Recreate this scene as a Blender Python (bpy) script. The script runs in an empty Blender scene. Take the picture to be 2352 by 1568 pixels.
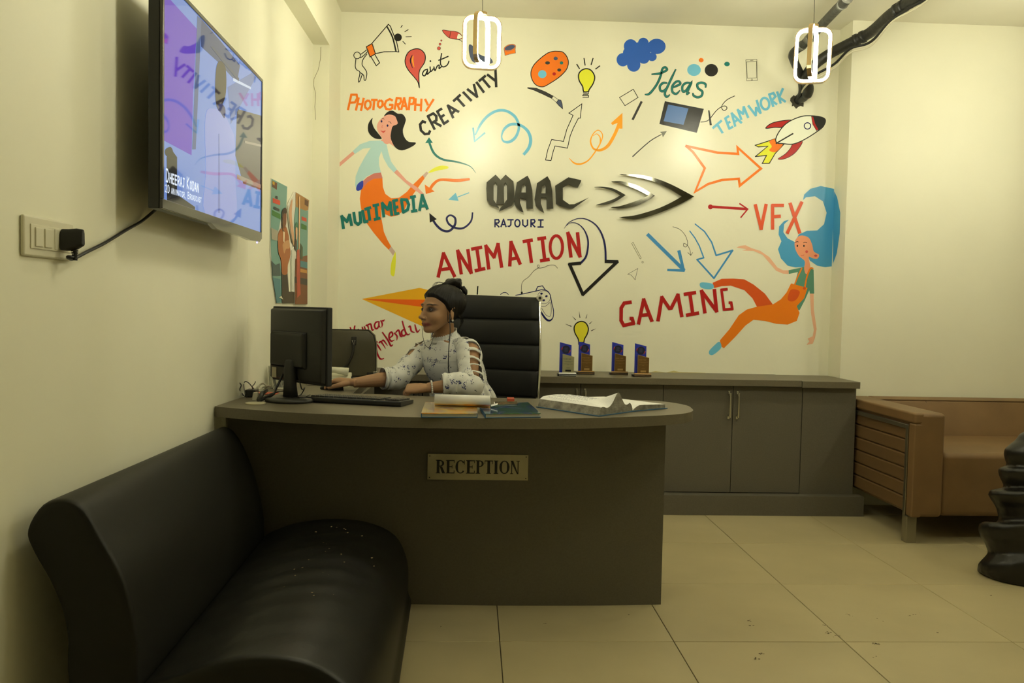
import bpy, bmesh, math, random
from mathutils import Vector, Matrix, Euler
from mathutils.geometry import tessellate_polygon
random.seed(7)
scene = bpy.context.scene
COL = scene.collection
# ---------------------------------------------------------------- camera (metres; X right, Y into the room, Z up)
YAW, PITCH, ROLL, FPX, CH = .0476, -.0425, .0203, 1912.7, 1.1413
FWD = Vector((math.sin(YAW)*math.cos(PITCH), math.cos(YAW)*math.cos(PITCH), math.sin(PITCH)))
_R0 = Vector((math.cos(YAW), -math.sin(YAW), 0)); _U0 = _R0.cross(FWD)
RGT = _R0*math.cos(ROLL) + _U0*math.sin(ROLL)
UPV = -_R0*math.sin(ROLL) + _U0*math.cos(ROLL)
EYE = Vector((0, 0, CH))
cam_d = bpy.data.cameras.new('camera'); cam = bpy.data.objects.new('camera', cam_d); COL.objects.link(cam)
cam_d.sensor_width = 36; cam_d.lens = FPX/2352*36; cam_d.clip_start = .02
m3 = Matrix((RGT, UPV, -FWD)).transposed()
cam.matrix_world = Matrix.Translation(EYE) @ m3.to_4x4()
scene.camera = cam
# ---------------------------------------------------------------- world, exposure
w = bpy.data.worlds.new('world'); scene.world = w; w.use_nodes = True
w.node_tree.nodes['Background'].inputs[0].default_value = (.9, .85, .6, 1)
w.node_tree.nodes['Background'].inputs[1].default_value = .02
vs = scene.view_settings
vs.view_transform = 'Standard'; vs.look = 'None'; vs.gamma = 1; vs.use_curve_mapping = False
vs.exposure = 0.0
LED_STRENGTH = 111.0
LED_COLOR = (1.0, .975, .74)
# ---------------------------------------------------------------- measuring helpers (a photo point seen on a real plane)
def ray(px, py): return FWD + RGT*((px-1176)/FPX) - UPV*((py-784)/FPX)
def onY(px, py, Y): d = ray(px, py); return EYE + d*(Y/d.y)
def onZ(px, py, Z): d = ray(px, py); return EYE + d*((Z-CH)/d.z)
def onX(px, py, X): d = ray(px, py); return EYE + d*(X/d.x)
WX0, WB = -.9702, .0152                      # left wall plane  X = WX0 + WB*Y
def onW(px, py, off=0):
    d = ray(px, py); return EYE + d*((WX0+off)/(d.x-WB*d.y))
# room numbers
YB, CEIL, XL, XR, YR, YPL = 4.99, 2.84, -.80, 2.177, 4.82, 4.61
# ---------------------------------------------------------------- materials
def srgb(r, g, b):
    f = lambda c: (c/255/12.92 if c <= 10 else ((c/255+.055)/1.055)**2.4)
    return (f(r), f(g), f(b), 1)
MATS = {}
def mat(name, col, rough=.5, metal=0, spec=.5, bump=None, vary=None, emit=None, coat=0, trans=0, ior=1.45, sheen=0, alpha=None):
    """col linear rgb; bump=(scale,strength,distance,[stretch]); vary=(scale, amount)"""
    if name in MATS: return MATS[name]
    m = bpy.data.materials.new(name); m.use_nodes = True; nt = m.node_tree; N = nt.nodes; L = nt.links
    b = N['Principled BSDF']
    c = tuple(col[:3])+(1,)
    b.inputs['Base Color'].default_value = c; b.inputs['Roughness'].default_value = rough
    b.inputs['Metallic'].default_value = metal; b.inputs['Specular IOR Level'].default_value = spec
    b.inputs['IOR'].default_value = ior
    if coat: b.inputs['Coat Weight'].default_value = coat; b.inputs['Coat Roughness'].default_value = .08
    if trans: b.inputs['Transmission Weight'].default_value = trans
    if sheen: b.inputs['Sheen Weight'].default_value = sheen
    if emit: b.inputs['Emission Color'].default_value = tuple(emit[0][:3])+(1,); b.inputs['Emission Strength'].default_value = emit[1]
    if vary or bump:
        tc = N.new('ShaderNodeTexCoord')
    if vary:
        n = N.new('ShaderNodeTexNoise'); n.inputs['Scale'].default_value = vary[0]; n.inputs['Detail'].default_value = 6
        L.new(tc.outputs['Object'], n.inputs['Vector'])
        r = N.new('ShaderNodeMapRange'); r.inputs[1].default_value = .3; r.inputs[2].default_value = .7
        r.inputs[3].default_value = 1-vary[1]; r.inputs[4].default_value = 1+vary[1]*.6
        L.new(n.outputs['Fac'], r.inputs[0])
        mx = N.new('ShaderNodeVectorMath'); mx.operation = 'SCALE'; mx.inputs[0].default_value = c[:3]
        L.new(r.outputs[0], mx.inputs['Scale']); L.new(mx.outputs[0], b.inputs['Base Color'])
    if bump:
        n2 = N.new('ShaderNodeTexNoise'); n2.inputs['Scale'].default_value = bump[0]; n2.inputs['Detail'].default_value = 5
        src = tc.outputs['Object']
        if len(bump) > 3:
            mp = N.new('ShaderNodeMapping'); mp.inputs['Scale'].default_value = bump[3]; L.new(src, mp.inputs[0]); src = mp.outputs[0]
        L.new(src, n2.inputs['Vector'])
        bp = N.new('ShaderNodeBump'); bp.inputs['Strength'].default_value = bump[1]; bp.inputs['Distance'].default_value = bump[2]
        L.new(n2.outputs['Fac'], bp.inputs['Height']); L.new(bp.outputs[0], b.inputs['Normal'])
    MATS[name] = m; return m
# ---------------------------------------------------------------- object helpers
def link_mesh(name, me, parent=None, ms=None):
    o = bpy.data.objects.new(name, me); COL.objects.link(o)
    if ms is not None:
        for m in (ms if isinstance(ms, (list, tuple)) else [ms]): me.materials.append(m)
    if parent is not None:
        o.parent = parent; o.matrix_parent_inverse = parent.matrix_basis.inverted()   # built in world space
    return o
def obj(name, bm, m, parent=None, smooth=False, bevel=0, seg=2, auto=None):
    bmesh.ops.recalc_face_normals(bm, faces=bm.faces[:])
    me = bpy.data.meshes.new(name); bm.to_mesh(me); bm.free()
    if smooth or bevel:
        me.polygons.foreach_set('use_smooth', [True]*len(me.polygons))
    o = link_mesh(name, me, parent, m)
    if bevel:
        md = o.modifiers.new('bevel', 'BEVEL'); md.width = bevel; md.segments = seg; md.limit_method = 'ANGLE'; md.angle_limit = math.radians(35)
        md.harden_normals = True
    return o
def tag(o, label=None, cat=None, group=None, kind=None):
    if label: o['label'] = label
    if cat: o['category'] = cat
    if group: o['group'] = group
    if kind: o['kind'] = kind
    return o
def thing(name, label, cat, loc=(0, 0, 0), group=None, rotz=0):
    o = bpy.data.objects.new(name, None); COL.objects.link(o); o.location = loc; o.rotation_euler = (0, 0, rotz)
    o.empty_display_size = .05
    return tag(o, label, cat, group)
def dup(root, loc, rotz=0, label=None):
    r = root.copy(); COL.objects.link(r); r.location = loc; r.rotation_euler = (0, 0, rotz)
    if label: r['label'] = label
    for ch in [c for c in bpy.data.objects if c.parent == root]:
        c = ch.copy(); COL.objects.link(c); c.parent = r
        for g in [x for x in bpy.data.objects if x.parent == ch]:
            d = g.copy(); COL.objects.link(d); d.parent = c
    return r
NB = bmesh.new
def add_box(bm, lo, hi, M=None):
    x0, y0, z0 = lo; x1, y1, z1 = hi
    vs_ = [Vector(p) for p in ((x0,y0,z0),(x1,y0,z0),(x1,y1,z0),(x0,y1,z0),(x0,y0,z1),(x1,y0,z1),(x1,y1,z1),(x0,y1,z1))]
    if M: vs_ = [M @ v for v in vs_]
    v = [bm.verts.new(p) for p in vs_]
    for f in ((0,3,2,1),(4,5,6,7),(0,1,5,4),(1,2,6,5),(2,3,7,6),(3,0,4,7)): bm.faces.new([v[i] for i in f])
    return bm
def box(lo, hi, M=None): return add_box(NB(), lo, hi, M)
def add_prism(bm, pts, ext):
    """pts: list of 3D points (planar loop), ext: vector"""
    a = [bm.verts.new(p) for p in pts]; b = [bm.verts.new(Vector(p)+ext) for p in pts]
    n = len(pts)
    for i in range(n): bm.faces.new((a[i], a[(i+1) % n], b[(i+1) % n], b[i]))
    tris = tessellate_polygon([[Vector(p) for p in pts]])
    for t in tris:
        try: bm.faces.new([a[i] for i in t]); bm.faces.new([b[i] for i in reversed(t)])
        except ValueError: pass
    return bm
def crom(pts, closed=False, n=6):
    """Catmull-Rom through points (Vectors or tuples of any size)"""
    P = [Vector(p) for p in pts]; out = []; m = len(P)
    rng = range(m) if closed else range(m-1)
    for i in rng:
        if closed: a, b, c, d = P[(i-1) % m], P[i], P[(i+1) % m], P[(i+2) % m]
        else: a, b, c, d = P[max(i-1, 0)], P[i], P[i+1], P[min(i+2, m-1)]
        for k in range(n):
            t = k/n; out.append(.5*((2*b)+(c-a)*t+(2*a-5*b+4*c-d)*t*t+(3*b-a-3*c+d)*t**3))
    if not closed: out.append(P[-1])
    return out
def add_tube(bm, path, r, seg=8, caps=True, closed=False):
    """r: number or list"""
    P = [Vector(p) for p in path]; n = len(P)
    rr = [r]*n if not isinstance(r, (list, tuple)) else list(r)
    if len(rr) != n: rr = [rr[0]+(rr[-1]-rr[0])*i/(n-1) for i in range(n)] if len(rr) == 2 else [rr[min(len(rr)-1, int(i*len(rr)/n))] for i in range(n)]
    prev = None; rings = []
    for i, p in enumerate(P):
        if closed: t = (P[(i+1) % n]-P[i-1])
        else: t = P[min(i+1, n-1)]-P[max(i-1, 0)]
        t.normalize()
        if prev is None:
            u = t.orthogonal().normalized()
        else:
            u = (prev - t*prev.dot(t));
            u = u.normalized() if u.length > 1e-6 else t.orthogonal().normalized()
        prev = u; v = t.cross(u)
        rings.append([bm.verts.new(p+(u*math.cos(2*math.pi*k/seg)+v*math.sin(2*math.pi*k/seg))*rr[i]) for k in range(seg)])
    for i in range(n if closed else n-1):
        a, b = rings[i], rings[(i+1) % n]
        for k in range(seg): bm.faces.new((a[k], a[(k+1) % seg], b[(k+1) % seg], b[k]))
    if caps and not closed:
        bm.faces.new(rings[0][::-1]); bm.faces.new(rings[-1])
    return bm
def loft(bm, rings, caps=True):
    R = [[bm.verts.new(p) for p in r] for r in rings]; n = len(R[0])
    for a, b in zip(R[:-1], R[1:]):
        for k in range(n): bm.faces.new((a[k], a[(k+1) % n], b[(k+1) % n], b[k]))
    if caps:
        bm.faces.new(R[0][::-1]); bm.faces.new(R[-1])
    return bm
def add_ball(bm, c, r, seg=12, rings=8, sc=(1, 1, 1)):
    M = Matrix.Translation(c) @ Matrix.Diagonal((sc[0], sc[1], sc[2], 1))
    bmesh.ops.create_uvsphere(bm, u_segments=seg, v_segments=rings, radius=r, matrix=M); return bm
def add_cyl(bm, c, r, h, seg=24, M=None, r2=None):
    M = M or Matrix.Identity(4)
    bmesh.ops.create_cone(bm, cap_ends=True, segments=seg, radius1=r, radius2=(r if r2 is None else r2), depth=h, matrix=Matrix.Translation(c) @ M); return bm
RX90 = Matrix.Rotation(math.pi/2, 4, 'X'); RY90 = Matrix.Rotation(math.pi/2, 4, 'Y')
# ---------------------------------------------------------------- common materials
WALLC = (.86, .835, .655)
M_wall = mat('cream_wall_paint', WALLC, .55, bump=(14, .12, .004), vary=(1.6, .035))
M_mural_wall = mat('glossy_cream_wall_paint', (.86, .835, .66), .27, spec=.45, bump=(28, .35, .0022), vary=(2.5, .03))
M_ceil = mat('ceiling_paint', (.84, .81, .66), .8, bump=(6, .2, .006), vary=(2, .04))
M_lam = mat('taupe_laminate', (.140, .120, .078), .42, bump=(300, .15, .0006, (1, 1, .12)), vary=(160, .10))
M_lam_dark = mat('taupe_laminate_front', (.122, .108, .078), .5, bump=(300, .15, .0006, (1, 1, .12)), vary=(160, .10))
M_black = mat('black_plastic', (.012, .012, .011), .35)
M_blackm = mat('matt_black_plastic', (.014, .014, .012), .6)
M_chrome = mat('chrome', (.75, .74, .70), .12, 1)
M_steel = mat('brushed_steel', (.42, .40, .34), .32, 1)
M_white = mat('white_plastic', (.72, .70, .62), .35)
M_paper = mat('white_paper', (.80, .79, .76), .7)
M_cable = mat('black_cable', (.012, .012, .012), .45)
# ================================================================ ROOM
def struct(name, bm, m, parent=None, **k):
    o = obj(name, bm, m, parent, **k)
    if parent is None: o['kind'] = 'structure'
    return o
XF, YN = 5.6, -2.6        # far right and behind the camera
# floor slab (grout) with single tiles
floor = struct('floor', box((-1.3, YN, -.12), (XF, YB+.2, -.004)), mat('grout', (.045, .032, .016), .9))
TS, TX0, TY0 = .6, .1117, 3.3888
M_tile = mat('beige_stone_tile', (.50, .425, .245), .38, spec=.35, vary=(2.2, .12), bump=(5, .1, .002))
tb = NB(); add_box(tb, (.0014, .0014, -.004), (TS-.0014, TS-.0014, .0))
bmesh.ops.bevel(tb, geom=[e for e in tb.edges if all(v.co.z > -.001 for v in e.verts)], offset=.0012, segments=1, affect='EDGES')
bmesh.ops.recalc_face_normals(tb, faces=tb.faces[:])
tme = bpy.data.meshes.new('tile'); tb.to_mesh(tme); tb.free(); tme.materials.append(M_tile)
rt = random.Random(3)
for i in range(-2, 9):
    for j in range(-9, 3):
        x, y = TX0+TS*i, TY0+TS*j
        if x > 4.9 or y < -2.0: continue
        o = bpy.data.objects.new('tile', tme); COL.objects.link(o); o.parent = floor
        o.location = (x, y, rt.uniform(-.0006, 0))
# left wall (slightly out of square), with a soft step by the desk
def wx(y): return WX0+WB*y
bm = NB(); ys = [(-2.6, 0), (3.30, 0), (3.40, .012), (YPL+.4, .012)]
pts = [Vector((wx(y)+d, y, -.01)) for y, d in ys]+[Vector((wx(YPL)-.25, YPL+.4, -.01)), Vector((wx(YN)-.25, YN, -.01))]
add_prism(bm, pts, Vector((0, 0, CEIL+.02)))
wall_left = struct('wall_left', bm, M_wall)
# alcove pier on the left, reaching the back wall
struct('wall_alcove_left', box((-1.25, YPL, -.01), (XL, YB+.15, CEIL)), M_wall)
# beam along the left wall
bm = NB()
pb = [Vector((wx(y)-.02+.0, y, 0)) for y in (YN, YPL+.02)]
z0, z1 = 2.53, CEIL+.005
loop = [Vector((wx(YN)-.02, YN, z0)), Vector((XL-.03, YN, z0)), Vector((XL, YPL+.02, z0)), Vector((wx(YPL)-.02, YPL+.02, z0))]
add_prism(bm, loop, Vector((0, 0, z1-z0)))
struct('trim_1', bm, M_wall)
# back wall and the wall standing forward on the right
wall_back = struct('wall_back', box((XL-.02, YB, -.01), (XR+.02, YB+.15, CEIL)), M_mural_wall)
wall_br = struct('wall_back_right', box((XR, YR, -.01), (XF, YB+.15, CEIL)), M_wall)
struct('wall_right', box((XF, YN, -.01), (XF+.15, YB+.15, CEIL)), M_wall)
struct('wall_front', box((-1.3, YN-.15, -.01), (XF+.15, YN, CEIL)), M_wall)
struct('ceiling', box((-1.3, YN-.15, CEIL), (XF+.15, YB+.15, CEIL+.12)), M_ceil)

# thin crack in the pier plaster, dirt marks on the tiles, chips of paint
def thin(name, pts, w_, m_, plane, parent):
    P = [Vector((p[0], p[1])) for p in pts]; bm = NB(); V = []
    for i, p in enumerate(P):
        d = (P[min(i+1, len(P)-1)]-P[max(i-1, 0)]).normalized(); n_ = Vector((-d.y, d.x))*w_/2; V.append((bm.verts.new(plane(*(p+n_))), bm.verts.new(plane(*(p-n_)))))
    for a, b in zip(V[:-1], V[1:]): bm.faces.new((a[0], a[1], b[1], b[0]))
    return obj(name, bm, m_, parent)
wall_left_alcove = bpy.data.objects['wall_alcove_left']
thin('plaster_crack', [(737,108),(736,135),(731,160),(721,182),(720,195),(725,215),(723,245),(725,275)], 1.1, mat('crack_shadow', (.30, .26, .16), .9), lambda x, y: onY(x, y, YPL-.0006), wall_left_alcove)
thin('wall_stain', [(1490,857),(1505,854),(1530,857),(1548,853),(1560,856),(1600,857),(1620,858)], 4, mat('yellow_stain', (.62, .54, .24), .7), lambda x, y: onY(x, y, YB-.0004), wall_back)
bm = NB(); rd = random.Random(21)
M_dirt = mat('floor_dirt', (.09, .06, .03), .9)
for x, y, n_ in [(1721,1425,5),(1724,1436,5),(1894,1435,3),(1900,1452,6),(1924,1460,5),(2008,1478,9),(2016,1479,4),(2006,1507,2),(2086,1415,2),(2101,1412,2),(2116,1410,2),(2158,1453,2),(2300,1450,2),(2278,1367,2),(1945,1409,3),(1952,1414,3),(1750,1500,5),(1737,1512,4),(1010,1440,2),(1254,1431,2),(1447,1411,2),(2012,1422,1),(2028,1425,1)]:
    for k in range(n_):
        c = onZ(x+rd.gauss(0, 4), y+rd.gauss(0, 1.2), .0004); a = rd.uniform(.001, .0035)
        v = [bm.verts.new(c+Vector((a*1.4*math.cos(t), a*math.sin(t), 0))) for t in (0, 1.2, 2.4, 3.6, 4.8)]; bm.faces.new(v)
o = obj('dirt_mark', bm, M_dirt, floor); o['kind'] = 'stuff'
# ================================================================ MURAL: painted motifs on the back wall (flat print, parts of wall_back)
def T(ox, oy, s): return lambda p: (ox+p[0]/s, oy+p[1]/s)
Z1 = T(760, 30, 5.2275); Z2 = T(1140, 30, 5.2275); Z3 = T(1400, 80, 6.534); Z4 = T(1620, 40, 4.356)
Z5 = T(760, 300, 4.48); Z6 = T(1080, 230, 5.2275); Z7 = T(1340, 300, 5.3455); Z8 = T(980, 480, 4.9)
Z9 = T(1400, 450, 4.9); Z10 = T(1600, 410, 3.825); Z11 = T(780, 610, 4.523); Z12 = T(1180, 580, 5.226); Z13 = T(760, 700, 7.84)
PAL = dict(black=(26, 24, 22), navy=(22, 24, 78), orange=(238, 118, 22), orange2=(250, 160, 30), red=(175, 28, 26), red2=(222, 84, 42), coral=(205, 82, 70),
           teal=(20, 112, 102), sky=(108, 182, 205), blue=(40, 92, 178), blue2=(68, 138, 186), yellow=(226, 222, 52), yel2=(222, 208, 48), pink=(226, 160, 138), pinkd=(205, 120, 105),
           skin=(235, 152, 108), skin2=(235, 178, 140), green=(88, 138, 112), lblue=(178, 208, 202), dorange=(212, 84, 28), oran3=(232, 122, 22), gold=(232, 168, 26), gold2=(232, 98, 14),
           grey=(120, 118, 100), dgrey=(52, 50, 46), white=(235, 232, 205), crim=(168, 24, 42), slate=(74, 82, 104), scr=(84, 118, 172), hair=(72, 152, 192), thin=(84, 82, 56), blueb=(48, 66, 170), ankle=(200, 170, 150))
def paint(c):
    r, g, b = PAL[c]
    k = srgb(r, g, b); k = (min(1, k[0]*1.08), min(1, k[1]*1.13), min(1, k[2]*1.25))
    return mat('wall_paint_'+c, k, .27, spec=.45, bump=(28, .35, .0022))
class Motif:
    def __init__(s, name, label=None, layer=0, plane=None):
        s.bm = NB(); s.ms = []; s.name = name; s.label = label; s.n = 0; s.layer = layer; s.tf = lambda p: p
        s.plane = plane
    def P(s, p, off):
        if s.plane: return s.plane(p[0], p[1], off)
        return onY(p[0], p[1], YB-off)
    def mi(s, c):
        m = paint(c)
        if m not in s.ms: s.ms.append(m)
        return s.ms.index(m)
    def off(s): s.n += 1; return .0006+s.layer*.0012+s.n*.00004
    def poly(s, c, pts, holes=None, raw=False):
        pts = [p if raw else s.tf(p) for p in pts]; off = s.off(); mi = s.mi(c)
        V = [s.bm.verts.new(s.P(p, off)) for p in pts]
        for t in tessellate_polygon([[Vector((p[0], p[1], 0)) for p in pts]]):
            try: f = s.bm.faces.new([V[i] for i in t]); f.material_index = mi
            except ValueError: pass
    def fill(s, c, pts, smooth=True, line=None, lw=0):
        q = crom(pts, True, 5) if smooth else pts
        s.poly(c, q)
        if line: s.stroke(line, pts, lw, closed=True, smooth=smooth)
    def circ(s, c, x, y, r, ry=None, line=None, lw=0, rot=0, n=22):
        ry = ry or r; q = []
        for k in range(n):
            a = 2*math.pi*k/n; u, v = r*math.cos(a), ry*math.sin(a)
            q.append((x+u*math.cos(rot)-v*math.sin(rot), y+u*math.sin(rot)+v*math.cos(rot)))
        if c: s.poly(c, q)
        if line: s.stroke(line, q, lw, closed=True)
    def stroke(s, c, pts, w, closed=False, smooth=False, raw=False):
        P = [Vector((p[0], p[1])) for p in pts]
        ws = w if isinstance(w, (list, tuple)) else [w]*len(P)
        if smooth:
            Q = crom([(p[0], p[1], ww) for p, ww in zip(P, ws)], closed, 6); P = [Vector((q[0], q[1])) for q in Q]; ws = [max(.5, q[2]) for q in Q]
        n = len(P); mi = s.mi(c); LR = []
        if not smooth and n > 2 and not raw:            # cut letters and arrows at sharp corners, with flat overlapping ends
            lim = -.82 if closed else .35
            cut = [i for i in (range(n) if closed else range(1, n-1)) if (P[i]-P[i-1]).length > 1e-6 and (P[(i+1) % n]-P[i]).length > 1e-6 and (P[i]-P[i-1]).normalized().dot((P[(i+1) % n]-P[i]).normalized()) < lim]
            if cut:
                if closed: runs = [[(cut[k]+j) % n for j in range(((cut[(k+1) % len(cut)]-cut[k]-1) % n)+2)] for k in range(len(cut))]
                else: b_ = [0]+cut+[n-1]; runs = [list(range(b_[k], b_[k+1]+1)) for k in range(len(b_)-1)]
                for r_ in runs:
                    Q = [P[i].copy() for i in r_]; W_ = [ws[i] for i in r_]
                    if r_[0] in cut: Q[0] -= (Q[1]-Q[0]).normalized()*W_[0]*.33
                    if r_[-1] in cut: Q[-1] += (Q[-1]-Q[-2]).normalized()*W_[-1]*.33
                    s.stroke(c, [tuple(q) for q in Q], W_, raw=True)
                return
        off = s.off()
        for i in range(n):
            a = P[i-1] if (i > 0 or closed) else None; b = P[(i+1) % n] if (i < n-1 or closed) else None
            d1 = (P[i]-a).normalized() if a is not None and (P[i]-a).length > 1e-6 else None
            d2 = (b-P[i]).normalized() if b is not None and (b-P[i]).length > 1e-6 else None
            d1 = d1 or d2 or Vector((1, 0)); d2 = d2 or d1
            n1 = Vector((-d1.y, d1.x)); n2 = Vector((-d2.y, d2.x)); m = n1+n2
            if m.length < .3: m = n1.copy(); k = 1
            else: m.normalize(); k = 1/max(.42, m.dot(n1))
            h = ws[i]/2
            LR.append((P[i]+m*h*k, P[i]-m*h*k))
        V = [(s.bm.verts.new(s.P(s.tf(a), off)), s.bm.verts.new(s.P(s.tf(b), off))) for a, b in LR]
        for i in range(n if closed else n-1):
            a, b = V[i], V[(i+1) % n]
            try: f = s.bm.faces.new((a[0], a[1], b[1], b[0])); f.material_index = mi
            except ValueError: pass
    def done(s, parent=None):
        me = bpy.data.meshes.new(s.name); s.bm.normal_update()
        s.bm.to_mesh(me); s.bm.free()
        o = link_mesh(s.name, me, parent if parent is not None else wall_back, s.ms)
        if s.label: o['label'] = s.label
        return o
def motif(name, label, tf, layer=0): m = Motif(name, label, layer); m.tf = tf; return m
# glyph strokes in a unit box (x right, y up)
GL = dict(P=[[(0,0),(0,1),(.8,1),(1,.78),(.8,.5),(0,.48)]], H=[[(0,0),(0,1)],[(1,0),(1,1)],[(0,.5),(1,.5)]],
          G=[[(1,.85),(.6,1),(.15,.8),(0,.4),(.25,.05),(.7,0),(1,.15),(1,.45),(.55,.45)]], R=[[(0,0),(0,1),(.8,1),(1,.75),(.75,.5),(0,.48)],[(.35,.48),(1,0)]],
          C=[[(1,.8),(.7,1),(.25,.9),(0,.5),(.2,.12),(.65,0),(1,.15)]], E=[[(1,1),(0,1),(0,0),(1,0)],[(0,.52),(.85,.52)]],
          A=[[(0,0),(.5,1),(1,0)],[(.18,.33),(.82,.33)]], T=[[(0,1),(1,1)],[(.5,1),(.5,0)]], O=[[(.5,1),(.1,.8),(0,.5),(.1,.2),(.5,0),(.9,.2),(1,.5),(.9,.8),(.5,1)]],
          Y=[[(0,1),(.45,.5)],[(1,1),(.3,0)]])
def glyph(m, c, ch, bl, br, tl, w):
    for st in GL[ch]:
        pts = [(bl[0]+(br[0]-bl[0])*x+(tl[0]-bl[0])*y, bl[1]+(br[1]-bl[1])*x+(tl[1]-bl[1])*y) for x, y in st]
        m.stroke(c, pts, w)
def lines(m, c, ss, w):
    for st in ss: m.stroke(c, st, w)

m = motif('painted_word', 'orange hand-painted word PHOTOGRAPHY', Z1)
for ch, a, b, t in [('P',(205,1165),(285,1165),(245,980)),('H',(300,1170),(360,1175),(335,1012)),('O',(405,1155),(475,1155),(412,1045)),('T',(470,1165),(550,1165),(482,1042)),('O',(560,1135),(618,1135),(568,1045)),('G',(640,1155),(735,1158),(650,1030)),('R',(765,1160),(825,1165),(790,1020)),('A',(845,1162),(915,1165),(845,1018)),('P',(935,1165),(990,1165),(948,1018)),('H',(1010,1175),(1080,1180),(1018,1022)),('Y',(1110,1180),(1215,1182),(1130,1030))]:
    glyph(m, 'red2' if 0 else 'orange', ch, a, b, t, 27)
m.done()
m = motif('painted_word', 'dark hand-painted word CREATIVITY running uphill', Z1)
for ch, a, b, t in [('C',(1120,1480),(1205,1430),(1042,1335)),('R',(1248,1400),(1328,1358),(1165,1238)),('E',(1358,1328),(1415,1290),(1278,1182)),('A',(1470,1262),(1540,1188),(1370,1148)),('T',(1560,1162),(1650,1080),(1468,1060))]:
    glyph(m, 'black', ch, a, b, t, 31)
lines(m, 'black', [[(1585,945),(1690,1055)],[(1635,910),(1755,1005),(1715,850)],[(1745,825),(1840,955)],[(1775,820),(1860,750)],[(1818,785),(1910,895)],[(1975,655),(1985,890)],[(1875,735),(1975,812)]], 31)
m.done()
m = motif('painted_word', 'teal hand-painted word MULTIMEDIA over the orange trousers', Z5, 2)
lines(m, 'teal', [[(130,1010),(112,880),(165,935),(192,865),(215,980)],[(235,835),(250,940),(280,965),(308,940),(298,830)],[(325,815),(347,938),(385,930)],[(345,810),(415,788)],[(383,800),(402,925)],
  [(430,772),(495,760)],[(462,766),(477,908)],[(442,915),(510,898)],[(545,890),(528,745),(585,810),(610,738),(628,875)],[(690,712),(645,722),(665,855),(705,848)],[(652,790),(695,783)],
  [(725,705),(745,838),(790,812),(802,760),(780,710),(715,708)],[(815,687),(875,674)],[(845,680),(857,825)],[(825,830),(890,820)],[(912,825),(940,662),(995,810)],[(920,778),(985,768)]], 30)
m.done()
m = motif('painted_word', 'large red hand-painted word ANIMATION', Z8)
lines(m, 'red', [[(128,770),(190,500),(318,765)],[(165,682),(275,665)],[(390,735),(350,470),(500,715),(463,450)],[(500,452),(625,428)],[(565,440),(600,690)],[(540,695),(660,668)],
  [(700,680),(667,415),(758,540),(803,395),(845,660)],[(935,645),(950,372),(1055,625)],[(948,562),(1022,550)],[(1080,367),(1195,347)],[(1145,355),(1180,605)],[(1245,337),(1345,322)],[(1300,330),(1330,578)],[(1275,582),(1385,565)],
  [(1625,545),(1590,270),(1725,530),(1697,260)]], 39)
m.circ(None, 1460, 427, 70, 128, line='red', lw=34); m.done()
m = motif('painted_word', 'red hand-painted word GAMING', Z9, 1)
lines(m, 'red', [[(250,1192),(165,1205),(132,1260),(130,1400),(160,1455),(270,1432),(255,1378),(225,1378)],[(325,1445),(385,1165),(480,1415)],[(345,1343),(440,1335)],[(545,1410),(590,1140),(672,1262),(695,1260),(770,1112),(815,1362)],
  [(835,1107),(975,1085)],[(905,1100),(937,1325)],[(860,1342),(1008,1315)],[(1075,1320),(1037,1070),(1205,1295),(1180,1045)]], 40)
lines(m, 'red', [[(1330,1047),(1260,1055),(1290,1278),(1382,1270),(1370,1200),(1340,1200)]], 30)
m.done()
m = motif('painted_word', 'orange-red hand-painted letters VFX', Z10, 2)
lines(m, 'red2', [[(515,225),(567,440),(612,222)],[(668,448),(668,235),(768,235)],[(668,335),(740,330)],[(820,212),(908,482)],[(927,202),(795,482)]], 29); m.done()
m = motif('painted_word', 'light blue hand-painted word TEAMWORK', Z4)
lines(m, 'sky', [[(72,1110),(165,1030)],[(120,1070),(175,1158)],[(238,985),(200,1010),(240,1112),(278,1092)],[(220,1060),(250,1042)],[(300,1092),(265,960),(365,1058)],[(285,1052),(325,1020)],[(362,1025),(325,925),(378,965),(385,895),(430,1005)],
  [(428,880),(505,980),(508,905),(552,955),(513,825)],[(682,895),(640,770),(682,757),(702,790),(665,832),(718,872)],[(755,862),(718,740)],[(778,708),(738,800),(805,845)]], 24)
m.circ(None, 598, 862, 42, 58, line='sky', lw=24, rot=-.2); m.done()
m = motif('painted_word', 'small navy hand-painted word RAJOURI', Z6)
lines(m, 'navy', [[(298,1526),(298,1435),(338,1433),(350,1455),(335,1475),(300,1475),(350,1526)],[(368,1524),(400,1430),(432,1524)],[(380,1492),(420,1492)],[(445,1435),(522,1435)],[(490,1435),(487,1495),(470,1515),(448,1512)],
  [(630,1430),(632,1495),(660,1518),(688,1498),(688,1430)],[(730,1524),(730,1435),(768,1433),(778,1455),(765,1475),(732,1475),(780,1524)],[(815,1437),(882,1437)],[(848,1437),(845,1520)],[(808,1522),(882,1522)]], 17)
m.circ(None, 567, 1476, 30, 43, line='navy', lw=17); m.done()
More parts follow.
